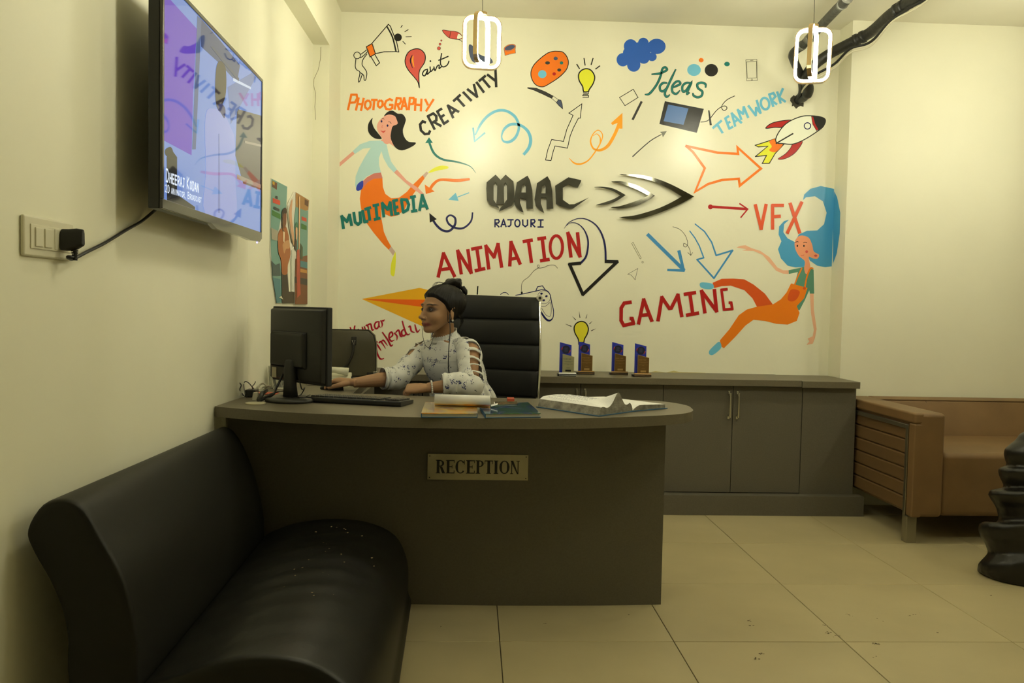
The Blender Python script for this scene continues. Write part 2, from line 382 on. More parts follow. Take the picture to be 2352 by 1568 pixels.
# megaphone held by a little figure
m = motif('painted_megaphone', 'outlined megaphone with an orange neck, held up by a stick figure', Z1)
m.stroke('black', [(495,360),(600,240),(690,135),(712,155),(790,350),(815,468),(780,463),(640,465),(535,487)], 11)
m.stroke('black', [(672,160),(740,290),(782,462)], 18, smooth=True)
m.fill('orange', [(425,405),(495,365),(535,490),(470,527)], False, 'black', 11)
m.stroke('black', [(482,525),(545,632),(585,598),(530,500)], 11); m.circ('black', 805, 292, 47)
lines(m, 'black', [[(838,175),(860,145)],[(885,225),(930,198)],[(897,285),(970,282)],[(863,338),(897,375)]], 9)
m.circ(None, 315, 508, 40, line='black', lw=9)
for st in [[(350,500),(400,465),(430,440)],[(350,540),(400,505),(452,450)],[(300,550),(293,640),(310,680),(348,712),(330,815),(345,820),(378,735)],[(435,490),(385,560),(375,620),(405,665),(432,720),(418,800),(400,800),(392,745),(345,710)]]: m.stroke('black', st, 10, smooth=True)
m.done()
m = motif('painted_balloon', 'red paint drop with script letters reading Paint', Z1)
m.fill('coral', [(1010,430),(930,470),(890,570),(920,670),(1010,780),(1045,830),(1062,893),(1058,800),(1065,690),(1125,590),(1130,500),(1080,440)], True, 'black', 11)
m.stroke('black', [(978,500),(955,570),(980,660)], [6,16,6], smooth=True); m.stroke('orange2', [(990,510),(982,570),(1000,650)], [6,18,6], smooth=True)
for st in [[(1165,672),(1120,690),(1100,735),(1128,752),(1160,690),(1155,735),(1195,700)],[(1190,640),(1200,700),(1235,665)],[(1235,640),(1250,690),(1275,640),(1300,625),(1300,665),(1335,635)],[(1330,480),(1315,600),(1345,645),(1395,625),(1420,572)],[(1290,568),(1350,545),(1412,518)]]: m.stroke('black', st, 15, smooth=True)
m.circ('black', 1195, 577, 11)
for x, y, r in [(1326,330,9),(1310,373,13),(1297,423,20)]: m.circ('coral', x, y, r, line='black', lw=4)
m.done()
m = motif('painted_brush', 'red-tipped paint brush by the left pendant light', Z1)
m.fill('coral', [(1340,205),(1430,215),(1500,222),(1550,245),(1580,290),(1545,315),(1440,305),(1380,265)], True, 'black', 6)
m.fill('white', [(1530,250),(1560,265),(1575,292),(1540,310),(1515,300)]); m.stroke('black', [(1440,218),(1425,295)], 6); m.stroke('black', [(1530,315),(1560,330),(1590,355)], 6)
m.fill('slate', [(1660,380),(1710,400),(1750,470),(1840,520),(1900,520),(1945,590),(1880,610),(1780,600),(1700,580),(1660,480)]); m.done()
m = motif('painted_pot', 'small orange paint pot with blue paint', Z2)
m.fill('orange', [(92,430),(104,510),(168,492),(232,480),(228,435),(233,395)], False, 'grey', 5); m.circ('slate', 162, 415, 70, 34, line='orange', lw=9, rot=-.32); m.circ(None, 162, 415, 74, 38, line='grey', lw=4, rot=-.32); m.done()
m = motif('painted_palette', 'orange artist palette with dabs of colour', Z2)
m.fill('orange', [(730,458),(800,470),(850,530),(865,600),(840,680),(760,765),(650,840),(560,885),(480,865),(430,800),(415,720),(440,640),(500,570),(600,490),(670,462)], True, 'black', 10)
for x, y, r, ry, c in [(712,545,25,22,'slate'),(615,598,29,19,'dgrey'),(783,598,21,19,'teal'),(755,683,24,19,'dgrey'),(695,730,21,20,'red'),(552,733,50,48,'sky')]: m.circ(c, x, y, r, ry)
m.done()
m = motif('painted_brush', 'dark tapered paint brush under the palette', Z2)
m.fill('dgrey', [(375,893),(480,900),(590,945),(682,995),(665,1025),(560,975),(450,925),(376,903)], False, 'black', 5); m.stroke('black', [(682,995),(745,1040),(722,1072),(665,1025)], 5, closed=True)
m.fill('slate', [(745,1040),(775,1045),(790,1090),(797,1150),(750,1108),(722,1075)], False, 'black', 7); m.done()
m = motif('painted_bulb', 'yellow light bulb beside the orange palette', Z2)
m.fill('yellow', [(1080,668),(1140,690),(1180,760),(1165,840),(1115,920),(1105,942),(1050,942),(1035,880),(995,810),(988,740),(1020,690)], True, 'black', 15)
lines(m, 'black', [[(1042,950),(1105,945),(1105,968),(1042,960)],[(1105,978),(1045,978),(1035,990),(1108,990),(1108,1010),(1035,1010)]], 9); lines(m, 'black', [[(965,612),(1000,670)],[(1052,540),(1067,630)],[(1162,540),(1138,622)],[(1245,632),(1190,673)]], 13); m.done()
m = motif('painted_cloud', 'deep blue painted cloud', Z2)
for x, y, r, ry in [(1613,398,82,84),(1765,360,64,64),(1925,400,108,92),(1520,560,76,80),(1650,620,80,84),(1720,470,130,120),(1870,525,55,52),(1770,540,70,68),(1600,480,80,80)]: m.circ('blue', x, y, r, ry, n=30)
m.done()
m = motif('painted_word', 'teal script word Ideas', Z3)
SI = [[(628,592),(740,582),(800,562),(862,525),(838,487),(795,510),(768,610),(725,715),(660,815),(590,888),(528,895)],[(868,722),(805,722),(757,770),(765,835),(810,842),(862,785)],[(995,515),(930,650),(865,790),(830,880),(858,930),(908,895)],
 [(940,795),(1010,765),(1062,735),(1040,697),(990,710),(942,775),(945,855),(1000,885),(1058,832)],[(1225,722),(1150,722),(1095,770),(1100,848),(1150,832),(1228,718),(1180,830),(1165,887),(1205,865)],[(1440,795),(1440,740),(1380,717),(1320,740),(1330,800),(1392,850),(1380,915),(1320,937),(1262,910),(1252,868)]]
for c, dw in (('black', 10), ('teal', 0)):
    for st in SI: m.stroke(c, st, [12+dw]+[26+dw]*(len(st)-2)+[8+dw], smooth=True)
m.done()
for lab, c, x, y, r, ry in [('small orange painted dot','orange',1375,380,37,33),('light blue painted disc','sky',1268,527,102,90),('black painted disc','black',1528,530,100,94),('small teal painted dot','teal',1763,438,42,34)]:
    m = motif('painted_dot', lab, Z3); m.circ(c, x, y, r, ry); m.done()
m = motif('painted_outline', 'tilted black rectangle outline', Z3); m.stroke('black', [(150,940),(357,817),(428,940),(232,1062)], 10, closed=True); m.done()
m = motif('painted_stick', 'dark grey slanting bar', Z3); m.stroke('dgrey', [(483,998),(345,1275)], 34); m.done()
m = motif('painted_tablet', 'black drawing tablet with blue screen, stylus and curly cable', Z3)
m.fill('black', [(830,995),(1415,1110),(1310,1470),(748,1338)], False); m.fill('scr', [(880,1045),(1185,1105),(1110,1350),(812,1295)], False)
m.stroke('black', [(1365,1308),(1440,1300),(1500,1265),(1600,1140),(1680,1080),(1740,1068),(1762,1105),(1720,1135),(1685,1100),(1700,1040),(1770,970),(1880,915)], 11, smooth=True); m.stroke('black', [(1490,1132),(1520,1355)], [20,32]); m.done()
m = motif('painted_phone', 'thin outline of a mobile phone', Z4); m.stroke('thin', [(405,425),(515,418),(521,630),(415,635)], 4, closed=True); m.stroke('thin', [(413,445),(512,440),(512,605),(420,608)], 4, closed=True); m.circ(None, 466, 622, 8, line='thin', lw=3, n=10); m.stroke('thin', [(448,430),(480,428)], 4); m.done()
m = motif('painted_rocket', 'white rocket with red fins and yellow flames', Z4)
m.fill('yellow', [(500,1278),(590,1250),(695,1215),(720,1260),(785,1270),(700,1360),(640,1460),(570,1460),(612,1380),(500,1392),(625,1288),(530,1295)], False, 'black', 9)
m.fill('orange', [(640,1240),(700,1218),(722,1262),(775,1272),(705,1345),(640,1330),(665,1290)], True)
m.fill('red', [(605,1108),(660,1060),(760,1035),(862,1030),(780,1095),(690,1100)], True, 'black', 8); m.fill('red', [(968,1235),(950,1290),(880,1370),(790,1415),(728,1415),(800,1365),(850,1310),(880,1262)], True, 'black', 5)
m.fill('white', [(705,1215),(740,1140),(800,1070),(880,1020),(980,987),(1080,985),(1170,1000),(1202,1030),(1180,1090),(1120,1140),(1020,1205),(930,1250),(860,1268),(780,1262),(720,1255)], True, 'black', 10)
m.fill('black', [(1078,988),(1140,990),(1195,1010),(1200,1040),(1175,1090),(1132,1125),(1100,1060)], True); m.fill('red', [(1062,990),(1080,990),(1100,1060),(1134,1122),(1112,1132),(1075,1070)], False, 'black', 4)
m.circ(None, 1022, 1085, 32, line='navy', lw=10); m.stroke('black', [(705,1262),(880,1160)], 13); m.done()
m = motif('painted_arrow', 'big orange outlined arrow pointing to the rocket', Z7)
m.stroke('orange', [(1262,188),(1450,228),(1650,270),(1900,285),(1892,205),(2180,465),(1920,675),(1908,590),(1700,605),(1530,655),(1372,750),(1490,460),(1345,262)], 30, closed=True); m.done()
m = motif('painted_arrow', 'thin dark grey arrow under the tablet', Z7); m.stroke('dgrey', [(603,320),(700,230),(830,120),(960,45)], [14,12,12,10], smooth=True); m.fill('grey', [(1025,5),(940,15),(965,40),(975,82)], False); m.done()
m = motif('painted_arrow', 'short red arrow pointing at the letters VFX', Z7); m.circ('red', 1560, 935, 30); m.stroke('red', [(1560,932),(2010,962)], 32); m.stroke('red', [(1915,893),(2018,962),(1930,1068)], 17); m.done()
m = motif('painted_arrow', 'light blue looping arrow', Z6)
m.stroke('sky', [(640,655),(705,570),(725,470),(690,370),(600,300),(490,290),(410,345),(378,430),(400,492),(470,500),(540,450),(580,360),(578,280),(530,190),(430,128),(320,128),(210,190),(125,290),(60,420)], [34,38,38,36,32,34,30,16,24,34,34,30,30,34,32,32,32,30,16], smooth=True)
m.stroke('sky', [(35,330),(52,495),(178,390)], [24,16,22]); m.done()
m = motif('painted_arrow', 'black outlined zigzag arrow pointing up to the bulb', Z6); m.stroke('black', [(905,718),(930,600),(978,472),(1120,495),(1160,350),(1235,182),(1185,155),(1340,45),(1322,215),(1300,215),(1240,330),(1200,430),(1168,575),(1018,550),(995,620),(970,725)], 9, closed=True); m.done()
m = motif('painted_arrow', 'yellow-orange looping arrow pointing up', Z6)
m.stroke('orange2', [(1188,695),(1250,755),(1330,765),(1420,720),(1500,620),(1560,520),(1590,420),(1540,360),(1480,400),(1445,490),(1480,580),(1560,600),(1650,550),(1720,440),(1770,330),(1800,240)], [4,18,20,16,15,15,12,10,12,16,22,30,38,38,38,38], smooth=True)
m.stroke('orange2', [(1560,530),(1560,450),(1520,405),(1475,430)], [12,14,8,6], smooth=True)
m.fill('orange2', [(1828,152),(1690,275),(1708,298),(1780,268),(1790,342),(1828,342)], False); m.done()
m = motif('painted_arrow', 'thin teal arrow curving up to the word CREATIVITY', Z5); m.stroke('teal', [(1492,437),(1430,365),(1300,322),(1150,295),(1060,230),(1010,115)], [3,9,18,22,24,22], smooth=True); m.fill('teal', [(1010,68),(970,128),(1050,125)], False); m.done()
m = motif('painted_arrow', 'orange arrow below the teal one, pointing down left', Z5); m.stroke('orange', [(1430,498),(1300,512),(1130,505),(1060,545),(1015,610)], [24,32,26,30,30], smooth=True); m.fill('orange', [(966,553),(976,652),(1068,625)], False); m.done()
m = motif('painted_arrow', 'small light blue arrow left of the metal letters', Z5); m.stroke('sky', [(1422,638),(1290,688)], 9); m.fill('sky', [(1285,638),(1208,710),(1314,722)], False); m.done()
m = motif('painted_arrow', 'navy looping arrow right of the word MULTIMEDIA', Z5)
m.stroke('navy', [(1458,840),(1442,930),(1370,998),(1290,1002),(1215,960),(1192,900),(1230,870),(1278,900),(1275,970),(1220,1030),(1150,1025),(1085,970),(1040,900)], [16,18,20,22,22,20,18,22,24,24,24,24,22], smooth=True); m.fill('black', [(1013,846),(1018,947),(1090,910)], False); m.done()
m = motif('painted_arrow', 'large navy outlined arrow curving down after the word ANIMATION', Z8, 1)
m.stroke('navy', [(1548,218),(1600,152),(1700,107),(1800,115),(1900,175),(1970,280),(2008,420),(2015,598)], [3,8,9,12,16,20,22,24], smooth=True)
m.stroke('navy', [(1558,198),(1620,155),(1700,165),(1770,230),(1812,330),(1815,430),(1790,540),(1728,612)], [3,6,9,14,18,20,22,26], smooth=True)
m.stroke('black', [(2003,588),(2145,592),(1758,960),(1608,620),(1738,608)], 36); m.done()
m = motif('painted_mark', 'thin outlined exclamation mark', Z9); m.stroke('thin', [(250,535),(265,520),(358,698),(345,708)], 4, closed=True); m.circ(None, 372, 744, 9, line='thin', lw=4, n=10); m.done()
m = motif('painted_outline', 'thin outline of a paper plane', Z9); m.stroke('black', [(205,880),(318,815),(288,942),(245,890)], 4, closed=True); m.done()
m = motif('painted_arrow', 'solid blue arrow pointing down right', Z9); m.stroke('blue2', [(425,428),(842,838)], 40); m.stroke('blue2', [(780,612),(835,838),(650,832)], [38,30,26]); m.done()
m = motif('painted_arrow', 'thin black curly arrow between the blue arrows', Z9); m.stroke('black', [(710,345),(790,375),(850,440),(878,520),(865,570),(835,565),(838,532),(880,560),(905,610),(913,665)], 5, smooth=True); m.stroke('black', [(880,635),(915,668),(935,635)], 5); m.done()
m = motif('painted_arrow', 'blue outlined curved arrow above the word GAMING', Z9); m.stroke('blue2', [(900,390),(960,470),(1010,560),(1040,640),(1060,695),(985,715),(1175,925),(1385,612),(1200,668),(1150,520),(1070,400),(960,312)], [12,13,14,15,16,18,20,20,18,16,15,12]); m.done()
# left painted dancer
m = motif('painted_figure', 'painted dancer in light blue top and orange trousers', Z5, 0)
m.fill('oran3' if 0 else 'orange', [(530,488),(535,580),(560,650),(620,695),(700,690),(780,630),(830,570),(945,458),(965,490),(880,610),(800,720),(760,810),(690,870),(620,885),(560,860),(515,810),(520,900),(545,1040),(580,1120),(620,1190),(595,1225),(540,1170),(440,1050),(360,940),(310,800),(298,700),(310,610),(380,530),(440,495)], False)
m.fill('lblue', [(225,210),(300,140),(400,105),(520,100),(570,130),(590,220),(620,320),(680,400),(650,430),(590,370),(540,280),(520,210),(495,280),(495,350),(515,430),(440,440),(370,470),(320,520),(265,610),(250,560),(255,470),(290,380),(350,270),(410,175),(330,185),(245,240)], False)
m.fill('pink', [(225,212),(245,238),(90,370),(65,370),(48,310),(60,310),(80,335)], False); m.fill('pinkd', [(515,430),(532,488),(440,495),(380,530),(330,588),(328,520),(370,480),(440,440)], False)
m.fill('blueb', [(330,515),(326,590),(285,618),(260,605),(275,550)], True); m.fill('ankle', [(985,420),(1005,435),(965,488),(945,460)], False); m.fill('yellow', [(1003,435),(1050,390),(1130,360),(1205,368),(1195,392),(1100,410)], True)
m.fill('ankle', [(620,1190),(662,1245),(640,1285),(595,1225)], False); m.fill('yellow', [(665,1250),(668,1350),(655,1480),(635,1495),(615,1470),(620,1370),(645,1290)], True)
m.fill('pink', [(680,400),(780,510),(900,590),(962,655),(930,655),(860,610),(760,530),(650,430)], False); m.fill('pink', [(515,100),(560,80),(640,75),(668,140),(655,162),(610,135),(560,118)], True)
m.tf = lambda p: p
m.fill('black', [(882,267),(890,257),(901.6,254),(913,260.5),(924.5,262),(932,273),(930,284),(925.5,298),(928,313),(938,325),(955,327.5),(947.5,336),(925,345),(909.5,340),(900,325),(897,313),(898,303.5),(901.5,290),(913,284),(911,277),(907,267),(894,263)], True)
m.tf = Z1
m.fill('black', [(500,1258),(450,1330),(452,1430),(520,1500),(610,1508),(565,1440),(520,1380),(495,1310)], True)
m.fill('pink', [(640,1240),(575,1300),(553,1370),(575,1440),(615,1500),(640,1560),(700,1560),(722,1430),(742,1360),(800,1330),(790,1280),(765,1235),(700,1218)], True)
for x, y in ((608,1300),(680,1350)): m.circ('navy', x, y, 11, 14)
m.stroke('black', [(608,1275),(625,1265),(642,1275)], 5, smooth=True); m.stroke('black', [(688,1305),(712,1308),(725,1330)], 6, smooth=True); m.fill('coral', [(597,1408),(625,1415),(658,1408),(630,1438)], True); m.stroke('coral', [(620,1345),(610,1370),(625,1372)], 4)
m.done()
# right painted dancer (her hair runs round the corner of the wall)
m = motif('painted_figure', 'painted dancer with long blue hair and orange dungarees', Z10, 0)
m.fill('hair', [(935,190),(945,140),(1000,90),(1090,65),(1207,90),(1209,400),(1209,725),(1190,770),(1130,778),(1060,765),(995,720),(960,650),(865,545),(900,490),(970,458),(1060,455),(1120,400),(1142,300),(1110,200),(1040,155),(960,165)], False)
m.fill('hair', [(812,362),(770,372),(725,420),(720,490),(745,550),(715,620),(740,700),(800,765),(870,780),(955,775),(960,650),(870,560),(800,525),(762,470),(770,400)], False)
m.fill('dorange', [(140,915),(220,880),(320,878),(420,885),(500,930),(600,1010),(670,1105),(530,1125),(490,1050),(420,980),(300,940),(220,945),(155,962)], False)
m.fill('skin2', [(350,605),(385,590),(430,585),(480,610),(560,635),(640,690),(710,780),(760,805),(810,805),(808,838),(760,835),(700,810),(640,740),(580,670),(500,635),(400,632),(440,620)], False)
m.fill('skin2', [(995,1005),(1028,1005),(1030,1150),(1055,1320),(1040,1400),(1020,1450),(965,1460),(990,1430),(975,1405),(1020,1385),(1030,1330),(1005,1180)], False)
m.fill('green', [(808,805),(925,780),(950,775),(965,840),(1000,790),(1028,800),(1033,1010),(995,1010),(990,980),(950,1070),(905,1155),(875,1150),(875,1120),(860,930),(890,820),(810,838)], False)
m.fill('skin', [(930,500),(985,520),(1015,580),(1030,640),(1075,668),(1062,702),(1020,700),(985,690),(1000,790),(962,838),(945,790),(950,725),(900,680),(868,620),(862,560),(890,512)], True)
m.fill('oran3', [(830,920),(975,960),(945,1050),(880,1120),(905,1180),(880,1250),(800,1282),(700,1275),(600,1250),(500,1240),(430,1290),(340,1390),(240,1490),(210,1470),(205,1420),(290,1320),(370,1200),(440,1150),(530,1125),(670,1105),(740,1060),(790,1000)], False)
m.fill('dorange', [(830,975),(905,990),(882,1055),(835,1080),(800,1055)], True)
m.stroke('oran3', [(925,785),(885,870),(862,930)], 12, smooth=True); m.stroke('oran3', [(1025,792),(1000,790),(970,860),(950,962)], 14, smooth=True); m.circ('dorange', 947, 963, 13)
m.fill('sky', [(35,915),(75,912),(140,925),(150,960),(110,972),(50,962),(28,940)], True); m.fill('sky', [(200,1432),(216,1485),(150,1545),(115,1545),(110,1515),(150,1470)], True)
for x in (885, 943): m.circ('black', x, 591, 7, 9)
m.circ('coral', 967, 642, 12); m.circ('coral', 1046, 677, 14, 10); m.stroke('black', [(868,562),(882,553),(895,557)], 5, smooth=True); m.stroke('black', [(938,566),(952,558),(970,565)], 5, smooth=True); m.stroke('coral', [(915,675),(930,678),(945,668)], 4, smooth=True)
m.done()
m = Motif('painted_hair', 'blue painted hair turning onto the side of the pier', 0, plane=lambda x, y, off: onX(x, y, XR-off)); m.tf = Z10
m.fill('hair', [(1199,90),(1235,165),(1262,300),(1257,480),(1232,655),(1199,745)], False); m.done(wall_br)
m = motif('painted_paper_plane', 'orange and yellow painted paper plane behind the receptionist', Z11)
m.fill('gold', [(230,345),(830,230),(1000,270),(950,660),(835,618)], False); m.fill('gold2', [(230,345),(795,352),(950,355),(950,435),(795,420)], False); m.done()
m = motif('painted_line', 'short dark painted stroke above the office chair', Z11); m.stroke('black', [(1436,212),(1430,300)], 14); m.stroke('navy', [(1670,300),(1700,280),(1730,280),(1755,300)], 7, smooth=True); m.done()
m = motif('painted_controller', 'navy outline of a game controller with a curly cable', Z12)
m.stroke('navy', [(20,512),(110,495),(280,458),(340,445),(400,458),(438,510),(455,600),(478,700),(470,780),(430,815),(380,790),(320,700),(290,640)], [10]*9+[22,24,18,8], smooth=True)
m.stroke('navy', [(262,468),(285,410),(345,398),(380,448)], 10); m.circ(None, 362, 535, 78, line='navy', lw=4)
for x, y in ((333,492),(392,523),(360,572)): m.circ('navy', x, y, 16, 12, rot=-.3)
m.stroke('navy', [(330,645),(385,640),(440,600),(450,690),(438,762),(385,745),(335,665)], 5, smooth=True)
m.stroke('black', [(97,480),(92,400),(115,340),(180,290),(240,220),(300,178),(302,150),(286,152),(296,183),(360,177),(420,152),(490,152),(527,188)], 5, smooth=True); m.stroke('black', [(97,470),(97,497)], 22); m.done()
m = motif('painted_bulb', 'yellow light bulb behind the trophies', Z12)
m.fill('yel2', [(808,825),(865,845),(895,910),(880,980),(848,1040),(835,1110),(785,1110),(775,1040),(735,965),(725,900),(750,850)], True, 'black', 14)
m.fill('navy', [(780,1070),(850,1070),(845,1130),(790,1135)], False)
for a, b in [((795,782),(785,705)),((745,808),(705,765)),((692,885),(620,855)),((866,790),(882,735)),((908,857),(942,822)),((930,938),(985,912))]: m.stroke('black', [a, b], [10,2])
m.done()
m = motif('painted_signature', 'crimson calligraphy signature left of the receptionist', Z13)
for st in [[(345,398),(375,480),(400,560)],[(435,370),(425,440),(480,540)],[(490,430),(520,500),(550,480)],[(560,392),(590,470),(610,470)],[(600,385),(640,500)],[(625,380),(660,370),(690,480)],[(660,365),(715,345),(745,450),(780,435)],
   [(858,300),(810,315),(785,370),(805,425),(845,412),(865,340)],[(868,290),(865,370),(895,408)],[(895,278),(925,340),(915,405)],[(915,285),(945,285),(968,262)],
   [(835,655),(815,730),(835,870),(890,970),(960,962)],[(830,705),(870,770),(905,825)],[(860,690),(905,665),(985,785)],[(910,660),(950,640),(1020,735)],[(925,488),(1030,640),(1080,735),(1120,712)],[(1062,592),(1112,545),(1095,490),(1055,520),(1050,600),(1090,652),(1145,628)],
   [(1135,500),(1190,560),(1188,640)],[(1165,500),(1220,455),(1255,560),(1290,575)],[(1312,438),(1275,480),(1285,545),(1328,550),(1355,500)],[(1285,285),(1325,430),(1370,530),(1430,518)],[(1395,402),(1428,385),(1450,470),(1510,495)],[(1512,350),(1535,440),(1560,485),(1605,440)]]:
    m.stroke('crim', st, [22]+[30]*(len(st)-2)+[10] if len(st) > 2 else [26, 22], smooth=True)
m.done()
# ================================================================ metal sign letters and chevrons standing off the back wall
M_sign = mat('tarnished_steel', (.055, .053, .040), .42, 1, bump=(22, .12, .002), vary=(9, .35))
M_sign2 = mat('polished_steel', (.17, .165, .13), .07, 1, bump=(14, .05, .002), vary=(12, .3))
def sign(name, label, cat, tf, loops, holes=(), m=M_sign, group=None):
    """flat metal shape cut from plate; loops in photo points on the wall plane"""
    bm = NB(); off = .026
    for lp in loops:
        P = [onY(*tf(p), YB-off) for p in lp]
        a = [bm.verts.new(p) for p in P]; b = [bm.verts.new(p+Vector((0, .010, 0))) for p in P]; n = len(P)
        hs = []
        for h in (holes if lp is loops[0] else ()):
            HP = [onY(*tf(p), YB-off) for p in h]
            ha = [bm.verts.new(p) for p in HP]; hb = [bm.verts.new(p+Vector((0, .010, 0))) for p in HP]; hs.append((HP, ha, hb))
            for i in range(len(ha)): j = (i+1) % len(ha); bm.faces.new((ha[j], ha[i], hb[i], hb[j]))
        for i in range(n): j = (i+1) % n; bm.faces.new((a[i], a[j], b[j], b[i]))
        tri = tessellate_polygon([[Vector((p.x, p.z, 0)) for p in P]]+[[Vector((p.x, p.z, 0)) for p in h[0]] for h in hs])
        fa = a+sum((h[1] for h in hs), []); fb = b+sum((h[2] for h in hs), [])
        for t in tri:
            try: bm.faces.new([fa[i] for i in t]); bm.faces.new([fb[i] for i in reversed(t)])
            except ValueError: pass
    c = sum((v.co for v in bm.verts), Vector())/len(bm.verts)
    root = thing(name, label, cat, (c.x, YB, c.z), group)
    obj('plate', bm, m, root)
    xs = sorted(loops[0], key=lambda p: p[0]); 
    for q in PINS[label]:       # stand-off pins from plate to wall
        bm = NB(); q = onY(*tf(q), YB); add_cyl(bm, (q.x, YB-.0085, q.z), .004, .0165, 10, RX90); obj('pin', bm, M_steel, root)
    return root
PINS = {}
def S(label, pins, *a, **k): PINS[label] = pins; return sign(a[0], label, *a[1:], **k)
S('tarnished steel letter M, leftmost letter of the wall sign', [(240,1100),(480,1100)], 'sign_letter', 'letter', Z6,
  [[(305,893),(365,957),(425,893),(520,975),(528,1080),(528,1210),(500,1262),(345,1335),(358,1300),(395,1258),(442,1190),(442,1020),(425,985),(402,1018),(405,1190),(410,1248),(312,1245),(320,1190),(325,1018),(302,983),(280,1020),(280,1195),(350,1298),(235,1250),(200,1190),(193,1060),(197,985)]])
S('tarnished steel letter A, second letter of the wall sign beside the M', [(575,1150),(710,1150)], 'sign_letter', 'letter', Z6,
  [[(688,905),(718,960),(745,1080),(752,1300),(675,1300),(672,1190),(598,1170),(598,1230),(640,1345),(600,1330),(540,1260),(527,1190),(545,1080),(560,985)]], [[(650,1000),(622,1030),(612,1108),(668,1108),(668,1030)]])
S('tarnished steel letter A, third letter of the wall sign beside the C', [(820,1150),(950,1150)], 'sign_letter', 'letter', Z6,
  [[(928,912),(962,970),(985,1090),(997,1300),(918,1305),(915,1170),(848,1170),(848,1240),(888,1352),(840,1325),(785,1260),(773,1190),(790,1080),(803,995)]], [[(893,1010),(862,1040),(853,1118),(905,1118),(908,1040)]])
S('tarnished steel letter C with a long pointed foot, last letter of the wall sign', [(1070,1120),(1230,970)], 'sign_letter', 'letter', Z6,
  [[(1180,925),(1335,960),(1325,990),(1292,1050),(1180,1010),(1112,1050),(1112,1195),(1190,1250),(1250,1248),(1425,1168),(1235,1300),(1190,1300),(1080,1270),(1030,1240),(1022,1025)]])
def sm(pts, n=5): return [tuple(q[:2]) for q in crom([(p[0], p[1], 0) for p in pts], False, n)]
S('small polished steel chevron nearest the metal letters', [(430,755),(430,832)], 'sign_chevron', 'wall sign', Z7, [sm([(135,690),(250,688),(380,715),(520,790)])+sm([(520,790),(400,865),(280,905),(155,912)])[1:]+sm([(160,908),(250,882),(370,840),(455,792)])[1:]+sm([(455,792),(370,740),(240,703),(150,694)])[1:]], m=M_sign)
S('medium polished steel chevron, middle of the three', [(700,715),(700,880)], 'sign_chevron', 'wall sign', Z7, [sm([(345,622),(480,622),(680,680),(880,798)])+sm([(880,798),(700,900),(500,950),(335,945)])[1:]+sm([(345,936),(450,925),(640,865),(800,798)])[1:]+sm([(800,798),(640,715),(450,650),(360,632)])[1:]], m=M_sign2)
S('large polished steel chevron, rightmost of the three', [(1000,640),(1050,920)], 'sign_chevron', 'wall sign', Z7, [sm([(445,532),(700,542),(900,590),(1100,670),(1360,808)])+sm([(1360,808),(1180,905),(900,1020),(650,1085),(440,1065)])[1:]+sm([(460,1058),(650,1035),(900,960),(1080,880),(1210,805)])[1:]+sm([(1210,805),(1050,710),(850,620),(650,570),(470,542)])[1:]], m=M_sign2)
# ================================================================ pendants: two crossed rounded frames with glowing strips
M_gold = mat('champagne_metal', (.55, .40, .20), .28, 1)
M_led = mat('lit_led_strip', (.9, .9, .85), .5, emit=(LED_COLOR, LED_STRENGTH))
def rrect(w, h, r, n=5):
    out = []
    for cx_, cz_, a0 in ((w/2-r, h/2-r, 0), (-w/2+r, h/2-r, 90), (-w/2+r, -h/2+r, 180), (w/2-r, -h/2+r, 270)):
        for k in range(n+1):
            a = math.radians(a0+90*k/n); out.append((cx_+r*math.cos(a), cz_+r*math.sin(a)))
    return out
def ring_bm(w, h, r, t0, t1, half, M):
    """band between insets t0..t1 of the outline, half = half width across"""
    bm = NB(); o = rrect(w-2*t0, h-2*t0, r-t0); i = rrect(w-2*t1, h-2*t1, max(.004, r-t1)); n = len(o)
    V = [[bm.verts.new(M @ Vector((p[0], y, p[1]))) for p in L_] for L_, y in ((o, -half), (o, half), (i, half), (i, -half))]
    for k in range(4):
        A, B = V[k], V[(k+1) % 4]
        for q in range(n): bm.faces.new((A[q], A[(q+1) % n], B[(q+1) % n], B[q]))
    return bm
def pendant(label, x, y, zt, zb, w1, a1, w2, a2, tilt=0):
    root = thing('pendant_light', label, 'lamp', (x, y, CEIL), 'rounded frame pendants hung from the ceiling')
    zc = (zt+zb)/2; h = zt-zb
    for k, (w_, a, dz, hh) in enumerate(((w1, a1, -.006, h-.012), (w2, a2, .008, h-.020))):
        M = Matrix.Translation((x, y, zc+dz)) @ Matrix.Rotation(a, 4, 'Z') @ Matrix.Rotation(tilt, 4, 'Y')
        fr = obj('ring_frame', ring_bm(w_, hh, .045, 0, .004, .010, M), M_gold, root)
        obj('led_strip', ring_bm(w_, hh, .045, .004, .017, .0075, M), M_led, fr)
    bm = NB(); add_tube(bm, [(x, y, zt-.01), (x, y, CEIL-.02)], .0012, 6); obj('suspension_wire', bm, M_cable, root)
    bm = NB(); add_cyl(bm, (x, y, CEIL-.0125), .045, .025, 24); obj('ceiling_cap', bm, M_gold, root, bevel=.003)
    bm = NB(); add_cyl(bm, (x, y, zt-.004), .022, .012, 16); obj('top_clip', bm, M_gold, root)
PY = 3.83
t = onY(1108, 30, PY); b = onY(1108, 160, PY)
pendant('glowing pendant lamp of two crossed rounded frames, left one above the metal letters', t.x, PY, t.z, b.z, .178, .12, .15, 1.15)
t = onY(1869, 58, PY); b = onY(1869, 192, PY)
pendant('glowing pendant lamp of two crossed rounded frames, right one in front of the black pipes', t.x, PY, t.z, b.z, .165, -.35, .15, 1.0, .03)
pendant('glowing pendant lamp beyond the right edge, above the tan sofa', 3.09, PY, 2.46, 2.2, .17, .3, .15, 1.4)
